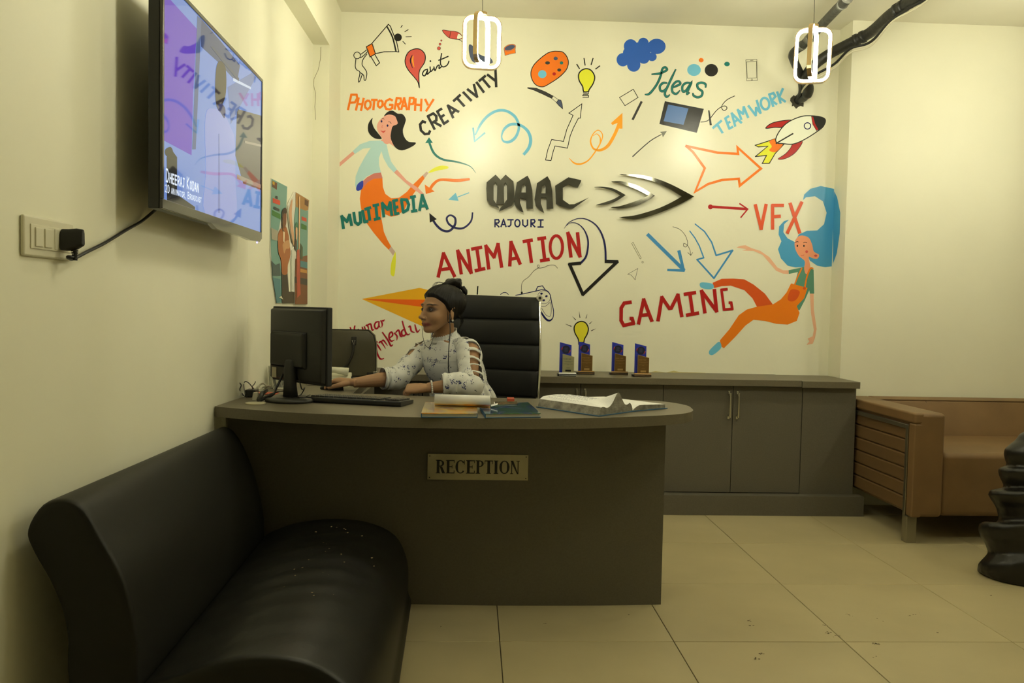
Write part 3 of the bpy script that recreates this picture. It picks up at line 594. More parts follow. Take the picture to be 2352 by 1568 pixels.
# a second row nearer the camera, above the frame (mirrored in the steel chevrons)
pendant('glowing pendant lamp of the nearer row, above the tiled floor', 1.53, 2.2, 2.46, 2.2, .17, .2, .15, 1.2)
pendant('glowing pendant lamp of the nearer row, farthest to the right', 3.09, 2.2, 2.46, 2.2, .17, .4, .15, 1.3)
pendant('glowing pendant lamp of the nearer row, above the black sofa side of the room', .02, 2.2, 2.46, 2.2, .17, .1, .15, 1.3)
# ================================================================ black insulated pipes from the wall hole to the ceiling
M_pipe = mat('black_pipe_insulation', (.022, .022, .018), .42, bump=(30, .6, .008), vary=(20, .4))
M_lag = mat('white_wire', (.62, .58, .42), .5)
root = thing('air_conditioning_pipe', 'black insulated pipe bending at the left of the right pendant lamp', 'pipe', tuple(onY(1820, 130, 4.7)))
bm = NB(); P = [onY(1832, 232, 4.99), onY(1843, 212, 4.93), onY(1840, 178, 4.84), onY(1824, 140, 4.74), onY(1822, 122, 4.68), onY(1850, 98, 4.55), onY(1890, 55, 4.3), onY(1925, 18, 4.05), onY(1950, -10, 3.9)]
P.append(Vector((P[-1].x+.06, P[-1].y-.1, CEIL-.02)))
add_tube(bm, crom(P, False, 6), .024, 12); obj('insulation', bm, M_pipe, root, smooth=True)
for f in (.52, .58, .80, .86): 
    bm = NB(); q = crom(P, False, 6); i = int(f*len(q)); add_tube(bm, [q[i], q[i+1]], .0262, 12); obj('tape_band', bm, mat('tape_grey', (.13, .13, .11), .4), root, smooth=True)
root = thing('air_conditioning_pipe', 'thick black insulated pipe running from the wall hole up to the right', 'pipe', tuple(onY(1950, 120, 4.6)))
P = [onY(1834, 232, 4.99), onY(1850, 222, 4.90), onY(1857, 205, 4.85), onY(1852, 176, 4.80), onY(1870, 150, 4.76), onY(1905, 124, 4.72), onY(1955, 98, 4.6), onY(2000, 74, 4.5), onY(2045, 34, 4.3), onY(2085, 8, 4.15), onY(2140, -20, 4.0)]
P.append(Vector((P[-1].x+.15, P[-1].y-.1, CEIL-.02)))
bm = NB(); q = crom(P, False, 6); add_tube(bm, q, [.022]*8+[.030]*(len(q)-8), 12); obj('insulation', bm, M_pipe, root, smooth=True)
for f in (.56, .59, .76, .79): i = int(f*len(q)); bm = NB(); add_tube(bm, [q[i], q[i+1]], .0345, 12); obj('tape_band', bm, M_pipe, root, smooth=True)
root = thing('wire_bundle', 'white and black wires slung under the thick black pipe', 'cable', tuple(onY(1905, 150, 4.7)))
for nm, m_, dz, r_ in (('white_wire', M_lag, 9, .0055), ('black_wire', M_cable, 0, .007)):
    bm = NB(); P2 = [onY(1832, 236, 4.985), onY(1840, 214, 4.90), onY(1860, 180+dz, 4.76), onY(1915, 148+dz, 4.66), onY(1953, 112+dz, 4.54), onY(2000, 96+dz, 4.45), onY(2050, 44+dz*.6, 4.25), onY(2105, 10+dz, 4.05), onY(2150, -14, 3.95)]
    add_tube(bm, crom(P2, False, 6), r_, 8); obj(nm, bm, m_, root, smooth=True)
# the rough hole in the plaster
bm = NB(); c = onY(1832, 232, YB-.002); rr = random.Random(4)
lp = [Vector((c.x+math.cos(a)*rr.uniform(.028, .05), YB-.003, c.z+math.sin(a)*rr.uniform(.03, .055))) for a in [k*math.pi/9 for k in range(18)]]
add_prism(bm, lp, Vector((0, .002, 0))); o = obj('wall_hole', bm, mat('dark_plaster_hole', (.05, .045, .03), .9), wall_back)
# ================================================================ television, cable, switch plate
M_tvb = mat('black_tv_shell', (.012, .012, .011), .4)
M_tvf = mat('glossy_tv_bezel', (.02, .019, .017), .12, coat=.5)
TVO = -.82
tvx = lambda p: onX(p[0], p[1], TVO)
def TVP(z): return (330+z[0]/2.8, z[1]/2.8)
N0, F0, ZB, ZT = 2.232, 3.262, 1.378, 1.985      # near / far edge, bottom / top
root = thing('television', 'large wall-mounted television showing a presenter in white', 'television', (-.9, (N0+F0)/2, ZB))
bm = NB(); add_box(bm, (TVO-.034, N0, ZB), (TVO-.004, F0, ZT)); add_box(bm, (TVO-.060, N0+.10, ZB+.05), (TVO-.034, F0-.10, ZT-.18))
obj('shell', bm, M_tvb, root, bevel=.003)
bm = NB()
for lo, hi in (((N0, ZB), (F0, ZB+.026)), ((N0, ZT-.012), (F0, ZT)), ((N0, ZB+.026), (N0+.012, ZT-.012)), ((F0-.012, ZB+.026), (F0, ZT-.012))):
    add_box(bm, (TVO-.004, lo[0], lo[1]), (TVO+.004, hi[0], hi[1]))
obj('bezel', bm, M_tvf, root, bevel=.0015)
bm = NB(); add_prism(bm, [Vector((TVO-.01, y, z)) for y, z in ((N0+.40, ZB+.002), (N0+.46, ZB-.012), (N0+.78, ZB-.012), (N0+.86, ZB-.016), (F0-.04, ZB-.012), (F0-.01, ZB+.002))], Vector((.016, 0, 0)))
obj('chin_strip', bm, M_tvf, root)
bm = NB(); add_box(bm, (wx(2.7)-.01, 2.5, 1.5), (TVO-.060, 2.95, 1.8)); obj('wall_bracket', bm, M_tvb, root)
bm = NB(); add_ball(bm, (TVO-.002, F0-.05, ZB-.016), .003, 8, 6); obj('standby_light', bm, mat('blue_led', (.1, .1, .6), .4, emit=((.25, .2, 1), 6)), root)
def scr(name, c, k): return mat('screen_'+name, (.02, .02, .03), .03, ior=1.55, spec=.5, emit=(srgb(*c), k))
bm = NB(); add_box(bm, (TVO-.003, N0+.012, ZB+.026), (TVO+.0008, F0-.012, ZT-.012)); screen = obj('screen', bm, scr('pale', (118, 150, 220), .75), root)
def sp(name, c, k, pts, lay, smooth=False):
    """a lit patch of the picture on the screen, given as photo points"""
    q = crom([(p[0], p[1], 0) for p in pts], True, 4) if smooth else pts
    cl = lambda v: Vector((v.x, min(max(v.y, N0+.0125), F0-.0125), min(max(v.z, ZB+.0265), ZT-.0125)))
    P = [cl(onX(*TVP(p), TVO+.0009+lay*.00012)) for p in q]
    b_ = NB(); V = [b_.verts.new(v) for v in P]
    for t_ in tessellate_polygon([[Vector((v.y, v.z, 0)) for v in P]]):
        try: b_.faces.new([V[i] for i in t_])
        except ValueError: pass
    me = bpy.data.meshes.new(name); b_.to_mesh(me); b_.free()
    return link_mesh(name, me, root, scr(name, c, k))
sp('picture_panel', (108, 62, 205), .70, [(118,-60),(342,185),(318,600),(308,998),(105,890)], 1)
sp('picture_shelf', (70, 92, 150), .45, [(360,110),(500,270),(620,420),(600,530),(480,400),(370,300)], 2)
sp('picture_pillar', (95, 120, 175), .5, [(345,100),(372,125),(335,960),(312,960)], 3)
sp('picture_shelves', (105, 100, 105), .4, [(600,700),(775,760),(770,1230),(640,1180),(590,1000)], 1)
sp('picture_robe', (150, 165, 230), .70, [(398,740),(460,700),(515,730),(560,820),(585,900),(590,1150),(585,1400),(395,1372),(400,1100)], 4, True)
sp('picture_head', (74, 62, 74), .3, [(470,420),(495,392),(525,430),(532,540),(520,640),(480,700),(462,640),(460,520)], 5, True)
sp('picture_hall', (112, 138, 200), .6, [(540,560),(700,440),(720,500),(600,720),(560,800)], 2)
sp('picture_figure', (40, 45, 52), .25, [(148,1010),(185,970),(215,1010),(215,1250),(330,1330),(330,1360),(150,1300)], 2)
sp('picture_figure', (70, 170, 150), .5, [(140,960),(175,945),(190,985),(165,1010),(140,995)], 3, True)
sp('picture_collar', (70, 80, 150), .4, [(475,680),(500,665),(525,700),(520,760),(495,725),(478,705)], 6, True)
sp('picture_fold', (128, 145, 215), .6, [(480,860),(488,860),(492,1370),(478,1368)], 6)
sp('picture_lamp', (200, 215, 240), .8, [(575,500),(690,560),(690,575),(575,520)], 5)
sp('picture_beam', (82, 98, 140), .4, [(430,300),(450,300),(615,505),(610,525)], 5)
sp('picture_shelf_line', (180, 165, 150), .5, [(650,905),(770,940),(770,955),(650,920)], 5)
sp('picture_shelf_line', (150, 60, 60), .4, [(600,1120),(760,1190),(760,1215),(600,1150)], 5)
# caption lettering on the screen
LET = dict(GL); LET.update(D=[[(0,0),(0,1),(.6,1),(1,.7),(1,.3),(.6,0),(0,0)]], J=[[(.2,1),(1,1)],[(.7,1),(.7,.2),(.4,0),(0,.1)]], K=[[(0,0),(0,1)],[(1,1),(0,.45),(1,0)]], N=[[(0,0),(0,1),(1,0),(1,1)]], M=[[(0,0),(0,1),(.5,.4),(1,1),(1,0)]],
  I=[[(.5,0),(.5,1)]], B=[[(0,0),(0,1),(.8,.95),(.8,.6),(0,.52),(.95,.42),(.9,.05),(0,0)]], S=[[(1,.85),(.5,1),(0,.8),(.1,.55),(.9,.42),(1,.15),(.5,0),(0,.15)]], L=[[(0,1),(0,0),(.9,0)]], U=[[(0,1),(0,.2),(.5,0),(1,.2),(1,1)]], W=[[(0,1),(.25,0),(.5,.6),(.75,0),(1,1)]],
  V=[[(0,1),(.5,0),(1,1)]], F=[[(1,1),(0,1),(0,0)],[(0,.52),(.8,.52)]], X=[[(0,0),(1,1)],[(0,1),(1,0)]], Q=[[(.5,1),(0,.5),(.5,0),(1,.5),(.5,1)],[(.6,.3),(1,0)]], Z=[[(0,1),(1,1),(0,0),(1,0)]])
LET['2'] = [[(0,.8),(.5,1),(1,.8),(.9,.5),(0,0),(1,0)]]; LET['0'] = LET['O']; LET['1'] = [[(.2,.8),(.5,1),(.5,0)]]; LET[','] = [[(.3,.1),(.1,-.2)]]
def text_bm(bm, txt, place, wd, cap=1.0, small=.76, gap=.35, cw=.62):
    """stroke text; place(u, v) -> 3D point, u in letter heights"""
    u = 0
    for ch in txt:
        if ch == ' ': u += .5; continue
        k = cap if ch.isupper() or ch.isdigit() else small
        for st in LET.get(ch.upper(), []):
            for (x0_, y0_), (x1_, y1_) in zip(st[:-1], st[1:]):
                a = Vector((u+x0_*cw*k, y0_*k)); b_ = Vector((u+x1_*cw*k, y1_*k)); d = (b_-a)
                if d.length < 1e-5: continue
                n_ = Vector((-d.y, d.x)).normalized()*wd/2; e = d.normalized()*wd*.3
                V = [bm.verts.new(place(*p)) for p in (a-e+n_, a-e-n_, b_+e-n_, b_+e+n_)]
                bm.faces.new(V)
        u += (cw+gap)*k
    return u
def tv_text(txt, a, b, hgt, lay, wd):
    A = onX(*TVP(a), TVO+.0009+lay*.00012); B = onX(*TVP(b), TVO+.0009+lay*.00012)
    n_ = sum(.5 if c == ' ' else (.62+.35)*(1 if c.isupper() or c.isdigit() else .76) for c in txt)
    du = (B-A)/n_; bm = NB(); text_bm(bm, txt, lambda u, v: A+du*u+Vector((0, 0, hgt))*v, wd)
    me = bpy.data.meshes.new('caption'); bm.to_mesh(me); bm.free(); return link_mesh('caption', me, root, scr('caption', (225, 235, 245), .95))
tv_text('Dheeraj Kodan', (145,1165), (358,1238), .032, 8, .16); tv_text('2D animator, Broadcast', (140,1232), (375,1305), .019, 8, .14)
# cable and plug
root = thing('switch_plate', 'ivory wall plate with two rocker switches and a socket on the left wall', 'switch', tuple(onW(100, 545)))
def wbox(y0, y1, z0, z1, o0, o1): 
    b_ = NB(); vs_ = []
    for o_ in (o0, o1):
        for y, z in ((y0, z0), (y1, z0), (y1, z1), (y0, z1)): vs_.append(b_.verts.new((wx(y)+o_, y, z)))
    for f in ((0,1,2,3),(4,7,6,5),(0,4,5,1),(1,5,6,2),(2,6,7,3),(3,7,4,0)): b_.faces.new([vs_[i] for i in f])
    return b_
SY0, SY1, SZ0, SZ1 = 1.782, 1.992, 1.2255, 1.312
M_sw = mat('ivory_switch_plastic', (.70, .665, .50), .3)
obj('plate', wbox(SY0, SY1, SZ0, SZ1, 0, .010), M_sw, root, bevel=.006, seg=3)
obj('module_frame', wbox(SY0+.022, SY1-.018, SZ0+.017, SZ1-.018, .008, .0125), M_sw, root, bevel=.001)
for y in (1.818, 1.856): obj('rocker', wbox(y, y+.030, SZ0+.022, SZ1-.024, .0115, .0155), M_sw, root, bevel=.0015)
obj('socket_face', wbox(1.899, 1.960, SZ0+.020, SZ1-.021, .0115, .014), M_sw, root, bevel=.001)
root = thing('power_cable', 'black power plug and cable running from the socket to the television', 'cable', tuple(onW(150, 560, .03)))
PYC = 1.932; px0 = wx(PYC)
bm = NB(); rings = []
for o_, hw, hz0, hz1 in ((.014, .018, .022, .022), (.030, .018, .022, .022), (.046, .013, .018, .024), (.060, .008, .010, .022)):
    rings.append([Vector((px0+o_, PYC+sy*hw, 1.272+sz)) for sy, sz in ((-1, -hz0), (-.6, -hz0-.004), (.6, -hz0-.004), (1, -hz0), (.85, hz1*.6), (.45, hz1), (-.45, hz1), (-.85, hz1*.6))])
loft(bm, rings); obj('plug', bm, M_blackm, root, bevel=.003)
bm = NB(); cbl = [Vector((px0+.040, PYC, 1.248)), Vector((px0+.040, PYC+.002, 1.233)), onW(156, 590, .03), onW(168, 594, .02), onW(200, 578, .014), onW(240, 558, .012), onW(290, 528, .012), onW(325, 508, .012), onW(352, 486, .03), onX(372, 470, TVO-.03)]
add_tube(bm, crom(cbl, False, 8), .0042, 8); obj('cord', bm, M_cable, root, smooth=True)
bm = NB()
for k in range(5): z_ = 1.246-.005*k; add_cyl(bm, (px0+.040, PYC+.0005*k, z_), .0075-.0006*k, .0034, 12)
obj('strain_relief', bm, M_blackm, root)
# ================================================================ posters: two printed boards with cut-out figures
M_board = mat('white_board_edge', (.72, .70, .60), .6)
def pm(c): return mat('print_%d_%d_%d' % c, srgb(*c), .45)
def poster(name, label, outline, prints, o0):
    root = thing(name, label, 'poster', tuple(onW(*outline[-1], .0)))
    tot = outline; b_ = NB(); P = [onW(p[0], p[1], o0+(p[2] if len(p) > 2 else 0)) for p in tot]
    n = len(P); a = [b_.verts.new(p) for p in P]; c = [b_.verts.new(p-Vector((.005, 0, 0))) for p in P]
    for i in range(n): j = (i+1) % n; b_.faces.new((a[i], a[j], c[j], c[i]))
    for t_ in tessellate_polygon([[Vector((p.y, p.z, 0)) for p in P]]): b_.faces.new([a[i] for i in t_]); b_.faces.new([c[i] for i in reversed(t_)])
    obj('board', b_, M_board, root)
    for k, (nm, c, pts, sm_) in enumerate(prints):
        q = crom([(p[0], p[1], 0) for p in pts], True, 4) if sm_ else pts
        b_ = NB(); P = [onW(p[0], p[1], o0+.0008+.00025*k) for p in q]; V = [b_.verts.new(p) for p in P]
        for t_ in tessellate_polygon([[Vector((p.y, p.z, 0)) for p in P]]):
            try: b_.faces.new([V[i] for i in t_])
            except ValueError: pass
        me = bpy.data.meshes.new(nm); b_.to_mesh(me); b_.free(); link_mesh(nm, me, root, pm(c))
    return root
ZP = T(600, 390, 4.9)
zz = lambda L_: [ZP(p) for p in L_]
poster('cutout_poster', 'tall teal poster board with a bearded man in an orange shirt, left of the two',
  zz([(112,95),(293,190),(282,440),(305,740),(322,800),(365,850),(345,950),(325,1010),(300,1070),(312,1370),(372,1375),(372,1500),(170,1500),(120,1200),(100,900),(104,400)]),
  [('print', (112,160,150), zz([(116,98),(293,190),(282,440),(245,440),(190,700),(200,940),(230,1120),(230,1500),(170,1500),(122,1180),(106,800),(108,400)]), False),
   ('print', (92,52,30), zz([(124,118),(180,150),(176,225),(122,190)]), False), ('print', (205,160,40), zz([(128,125),(152,140),(150,175),(127,160)]), False), ('print', (205,70,48), zz([(130,315),(213,345),(213,398),(130,368)]), False), ('print', (50,120,50), zz([(122,450),(218,500),(218,558),(122,508)]), False),
   ('print', (40,60,60), zz([(160,290),(186,297),(186,330),(160,318)]), False), ('print', (40,60,60), zz([(140,410),(205,440),(205,470),(140,440)]), False), ('print', (165,160,140), zz([(112,650),(196,690),(185,800),(116,780)]), False),
   ('print', (55,80,85), zz([(115,1020),(160,1070),(210,1050),(220,1190),(130,1190)]), False), ('print', (70,130,140), zz([(130,1210),(215,1230),(220,1480),(175,1495)]), False),
   ('print', (42,36,30), zz([(230,1150),(295,1150),(312,1370),(372,1378),(372,1498),(235,1500)]), False), ('print', (168,95,42), zz([(245,640),(280,640),(310,740),(318,830),(330,950),(300,1070),(292,1170),(235,1165),(225,1010),(195,930),(188,760),(205,690)]), True),
   ('print', (205,150,100), zz([(245,830),(310,790),(320,880),(280,890),(262,940),(248,900)]), True), ('print', (120,72,45), zz([(248,480),(280,470),(283,590),(262,660),(240,620)]), True), ('print', (40,28,22), zz([(236,470),(262,425),(284,440),(284,490),(250,500),(245,660),(262,690),(240,690),(234,600)]), True),
   ('print', (232,205,170), zz([(247,690),(266,700),(262,820),(246,800)]), False), ('print', (225,222,190), zz([(200,1440),(225,1415),(250,1460),(225,1445)]), False)], .016)
poster('cutout_poster', 'narrow poster board with a woman in a red dress, right of the two',
  zz([(372,248),(385,248),(540,340),(520,860),(520,1515),(375,1510),(376,1375),(350,1370),(348,960),(345,900),(370,860),(350,780),(322,640),(305,480),(305,400),(325,340),(350,300)]),
  [('print', (172,128,72), zz([(387,250),(540,342),(530,450),(500,460),(387,415)]), False), ('print', (112,160,150), zz([(387,415),(500,460),(528,455),(520,900),(520,1000),(440,980),(380,900),(368,560)]), False), ('print', (92,52,30), zz([(490,330),(532,350),(528,415),(488,390)]), False),
   ('print', (215,165,125), zz([(330,380),(352,330),(345,470),(350,580),(370,740),(372,860),(352,790),(325,620),(312,480)]), True), ('print', (205,70,48), zz([(455,522),(510,545),(510,585),(455,565)]), False), ('print', (50,120,50), zz([(452,600),(512,630),(512,680),(452,660)]), False),
   ('print', (120,66,30), zz([(385,1000),(520,960),(520,1510),(380,1510)]), False), ('print', (60,78,52), zz([(440,820),(468,870),(466,1010),(440,1000)]), False), ('print', (52,46,44), zz([(380,1200),(520,1230),(518,1300),(380,1270)]), False), ('print', (200,140,60), zz([(440,1110),(515,1130),(515,1165),(440,1150)]), False), ('print', (70,130,140), zz([(440,1020),(520,1040),(520,1110),(440,1090)]), False),
   ('print', (182,72,48), zz([(402,900),(432,890),(440,1300),(445,1400),(405,1440),(400,1200)]), False), ('print', (60,120,90), zz([(384,620),(400,585),(414,620),(410,680),(385,660)]), True), ('print', (220,170,130), zz([(388,660),(408,660),(404,780),(392,800)]), True), ('print', (225,185,140), zz([(425,300),(438,300),(434,880),(420,900)]), False), ('print', (50,30,25), zz([(385,780),(400,800),(398,900),(380,880)]), True)], .020)
# ================================================================ RECEPTION DESK
DZ = .76
root = thing('reception_desk', 'taupe laminate reception desk with a curved overhanging top', 'desk', (-.1, 3.14, 0))
front = [onZ(x, y, DZ) for x, y in [(488,932.6),(560,939),(680,947.5),(800,952.5),(920,957),(1098,960),(1239,960.5),(1336,960),(1423,957.5),(1500,954.5),(1550,951.5),(1580,947.5)]]
tip = [onZ(x, y, DZ) for x, y in [(1592,942.5),(1588,936.5),(1577,930.5),(1543,924),(1500,920)]]
back = [onZ(x, y, DZ) for x, y in [(1420,917.5),(1256,915.5),(1100,912.5),(960,909),(900,906)]]
out = crom([(p.x, p.y, 0) for p in front+tip+back], False, 4)
bx_ = back[-1].x
out = [Vector((max(p.x, wx(p.y)+.004), p.y, DZ-.037)) for p in out]
RETX = -.50    # inner edge of the side return
out += [Vector((RETX, out[-1].y+.02, DZ-.037)), Vector((RETX+.0, out[-1].y+.021, DZ-.037))][:1]
# run along the wall to the back counter (one continuous top)
out += [Vector((RETX-.02, 4.30, DZ-.037)), Vector((wx(4.30)+.018, 4.30, DZ-.037)), Vector((wx(3.42)+.018, 3.42, DZ-.037))]
bm = NB(); add_prism(bm, out, Vector((0, 0, .037))); obj('desk_top', bm, M_lam, root, bevel=.002)
# curved front panel
bm = NB(); pf = [(-.915, 3.165), (-.55, 3.15), (-.225, 3.14), (.101, 3.128), (.442, 3.13), (.63, 3.137), (.747, 3.145)]
q = [Vector((p[0], p[1], 0)) for p in crom([(a, b, 0) for a, b in pf], False, 4)]
lp = q+[v+Vector((0, .02, 0)) for v in reversed(q)]
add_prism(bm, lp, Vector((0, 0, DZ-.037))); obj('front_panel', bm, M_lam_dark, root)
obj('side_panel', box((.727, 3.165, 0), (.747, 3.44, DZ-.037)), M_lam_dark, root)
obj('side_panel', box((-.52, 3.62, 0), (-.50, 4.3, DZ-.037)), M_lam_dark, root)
bm = NB(); add_cyl(bm, (-.80, 3.12, DZ+.002), .037, .004, 28); obj('cable_grommet', bm, mat('cream_plastic', (.55, .50, .33), .4), root, bevel=.001)
# name plate with raised lettering
c0 = onY(980, 1042, 3.124); c1 = onY(1214, 1104, 3.124)
px0_, px1_ = onY(982, 1070, 3.124).x, onY(1213, 1075, 3.124).x
pz0, pz1 = onY(1095, 1102, 3.124).z, onY(1095, 1043, 3.124).z
root = thing('name_plate', 'brushed steel plate lettered RECEPTION screwed to the desk front', 'sign', ((px0_+px1_)/2, 3.127, pz0))
M_plate = mat('brushed_sign_plate', (.40, .37, .27), .30, 1, bump=(90, .2, .001, (.1, 1, 1)), vary=(5, .25))
obj('plate', box((px0_, 3.1235, pz0), (px1_, 3.1265, pz1)), M_plate, root, bevel=.0006)
M_ink = mat('black_lettering', (.012, .012, .012), .45)
def serif(bm, ch, x, w_, z0_, h_, y):
    """roman capital from thick stems, thin arms and serifs"""
    th, tn, sf = .20*h_, .07*h_, .05*h_
    def R(a, b, c, d): add_box(bm, (x+a, y-.0012, z0_+b), (x+c, y, z0_+d))
    def stem(xx, t=th, top=True, bot=True):
        R(xx, 0, xx+t, h_)
        if bot: R(xx-.07*h_, 0, xx+t+.07*h_, sf)
        if top: R(xx-.07*h_, h_-sf, xx+t+.07*h_, h_)
    def quad(p): 
        V = [Vector((x+a, y-.0012, z0_+b)) for a, b in p]; add_prism(bm, V, Vector((0, .0012, 0)))
    def arc(cx_, cz_, rx, rz, a0, a1, tk0, tk1, n=12):
        o_, i_ = [], []
        for k in range(n+1):
            a = math.radians(a0+(a1-a0)*k/n); tk = tk0+(tk1-tk0)*abs(math.cos(a))
            o_.append((cx_+rx*math.cos(a), cz_+rz*math.sin(a))); i_.append((cx_+(rx-tk)*math.cos(a), cz_+(rz-tn)*math.sin(a)))
        for k in range(n): quad([o_[k], o_[k+1], i_[k+1], i_[k]])
    if ch in 'REPB': stem(.07*h_)
    if ch in 'RP': arc(.07*h_+th, .75*h_, w_-.07*h_-th-(.06*h_ if ch == 'R' else 0), .25*h_, -90, 90, tn, .16*h_)
    if ch == 'R': quad([(.3*h_, .48*h_), (.46*h_, .52*h_), (w_+.02*h_, 0), (w_-.2*h_, 0)])
    if ch == 'E':
        R(.2*h_, 0, w_, tn); R(.2*h_, h_-tn, w_, h_); R(.2*h_, .47*h_, w_*.75, .47*h_+tn)
        quad([(w_-.04*h_, 0), (w_+.01*h_, .25*h_), (w_+.0, 0)]); R(w_-.05*h_, 0, w_, .22*h_); R(w_-.05*h_, .8*h_, w_, h_); R(w_*.75-.04*h_, .38*h_, w_*.75, .62*h_)
    if ch == 'C': arc(w_*.52, .5*h_, w_*.52, .5*h_, 40, 320, tn, .19*h_, 22); R(w_*.88, .68*h_, w_*.95, h_)
    if ch == 'O': arc(w_*.5, .5*h_, w_*.5, .5*h_, 0, 360, tn, .19*h_, 28)
    if ch == 'I': stem(.07*h_)
    if ch == 'T': stem(w_/2-th/2, top=False); R(0, h_-tn, w_, h_); R(0, h_*.74, .04*h_, h_); R(w_-.04*h_, h_*.74, w_, h_)
    if ch == 'N': R(.06*h_, 0, .06*h_+tn, h_); R(w_-.10*h_, 0, w_-.10*h_+tn, h_); R(-.02*h_, 0, .2*h_, sf); R(w_-.2*h_, h_-sf, w_+.06*h_, h_); quad([(.0, h_), (.2*h_, h_), (w_-.05*h_, 0), (w_-.14*h_, 0)])
lh = onY(1095, 1057, 3.122).z-onY(1095, 1087.5, 3.122).z; lz = onY(1095, 1087.5, 3.122).z
lx = [onY(x, 1075, 3.122).x for x in (1001, 1024, 1046, 1070.5, 1092.5, 1113, 1134, 1147, 1172.5)]
lx.append(onY(1194, 1075, 3.122).x)
for k, ch in enumerate('RECEPTION'):
    bm = NB(); wdt = (lx[k+1]-lx[k])-.0035; serif(bm, ch, lx[k], wdt, lz, lh, 3.1234); o = obj('lettering', bm, M_ink, root)
for x, z in ((px0_+.008, pz0+.008), (px1_-.008, pz0+.008), (px0_+.008, pz1-.008), (px1_-.008, pz1-.008)):
    bm = NB(); add_cyl(bm, (x, 3.1225, z), .0022, .002, 10, RX90); obj('screw', bm, M_blackm, root)
# ================================================================ BACK CABINETS
CF, CZ = 4.60, .758           # door face, counter height
PF = 4.535
root = thing('worktop', 'long taupe laminate worktop along the back wall', 'worktop', (1, 4.75, CZ-.04))
bm = NB(); add_prism(bm, [Vector((-.92, 4.304, CZ-.036)), Vector((RETX-.02, 4.304, CZ-.036)), Vector((-.40, 4.555, CZ-.036)), Vector((XR-.335, 4.555, CZ-.036)), Vector((XR-.335, YB-.001, CZ-.036)), Vector((XL+.001, YB-.001, CZ-.036)), Vector((XL+.001, YPL-.001, CZ-.036)), Vector((wx(YPL)+.016, YPL-.001, CZ-.036)), Vector((wx(4.3)+.016, 4.304, CZ-.036))][1:], Vector((0, 0, .036)))
obj('top', bm, M_lam, root, bevel=.0015)
bm = NB(); add_prism(bm, [Vector((XR-.332, 4.553, CZ-.040)), Vector((XR-.002, 4.553, CZ-.040)), Vector((XR-.002, YB-.001, CZ-.040)), Vector((XR-.332, YB-.001, CZ-.040))], Vector((0, 0, .037)))
obj('end_piece', bm, M_lam, root, bevel=.0015)
root = thing('plinth', 'low projecting taupe plinth under the back cabinets', 'plinth', (1, 4.7, 0))
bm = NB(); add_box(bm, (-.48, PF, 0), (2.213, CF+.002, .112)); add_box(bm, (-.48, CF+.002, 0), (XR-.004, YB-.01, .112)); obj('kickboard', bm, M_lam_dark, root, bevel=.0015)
def handle(x, z0_, z1_, par, yf):
    h_ = NB(); add_box(h_, (x-.0045, yf-.034, z0_+.018), (x+.0045, yf-.026, z1_-.018)); par_ = obj('handle', h_, M_chrome, par, bevel=.0012)
    for z in (z0_+.022, z1_-.022):
        g = NB(); add_box(g, (x-.007, yf-.032, z-.005), (x+.007, yf, z+.005)); o_ = g
        s_ = 1 if z > (z0_+z1_)/2 else -1
        add_box(g, (x-.0065, yf-.004, z), (x+.0065, yf-.0, z+s_*.018)) if s_ > 0 else add_box(g, (x-.0065, yf-.004, z-.018), (x+.0065, yf, z))
        obj('handle', g, M_chrome, par, bevel=.0015)
xs = [onY(x, 1000, CF).x for x in (1521, 1681, 1840)]
xa, xb, xc = xs
doors = [xb-2.0*1.0 for _ in ()]
edge = [xa-.47*3, xa-.47*2, xa-.47, xa, xb, xc]
hz0, hz1 = onY(1680, 958, CF).z, onY(1680, 901, CF).z
def cabinet(label, x0, x1, splits, hand):
    r_ = thing('cabinet', label, 'cabinet', ((x0+x1)/2, CF+.2, .112))
    bm = NB(); add_box(bm, (x0+.001, CF+.018, .1125), (x1-.001, YB-.012, CZ-.041)); obj('carcass', bm, mat('dark_carcass', (.03, .026, .018), .7), r_)
    ss = [x0]+splits+[x1]
    for k in range(len(ss)-1):
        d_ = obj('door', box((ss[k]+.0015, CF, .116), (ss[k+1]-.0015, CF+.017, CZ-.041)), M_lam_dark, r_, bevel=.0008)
        if hand[k] is not None: 
            xx = ss[k]+.024 if hand[k] == 'L' else ss[k+1]-.024
            h_ = NB(); add_box(h_, (xx-.0045, CF-.034, hz0), (xx+.0045, CF-.026, hz1))
            for z in (hz0+.012, hz1-.012):
                add_box(h_, (xx-.0065, CF-.030, z-.005), (xx+.0065, CF, z+.005))
            add_box(h_, (xx-.006, CF-.004, hz1-.012), (xx+.006, CF, hz1+.010)); add_box(h_, (xx-.006, CF-.004, hz0-.010), (xx+.006, CF, hz0+.012))
            obj('handle', h_, M_chrome, d_, bevel=.0012)
    return r_
x1334 = onY(1334, 900, CF).x
cabinet('taupe two-door base cabinet right of the reception desk', xa, xc, [xb], ['R', 'L'])
cabinet('taupe base cabinet under the trophies, half hidden by the desk', x1334-.46, xa, [x1334], ['R', 'L'])
cabinet('taupe base cabinet behind the black office chair', x1334-1.36, x1334-.46, [x1334-.9], ['R', 'L'])
root = thing('end_panel', 'plain taupe end panel between the doors and the tan sofa', 'panel', (xc+.1, CF, .112))
obj('board', box((xc+.001, CF-.004, .1125), (XR-.004, CF+.3, CZ-.041)), M_lam_dark, root)
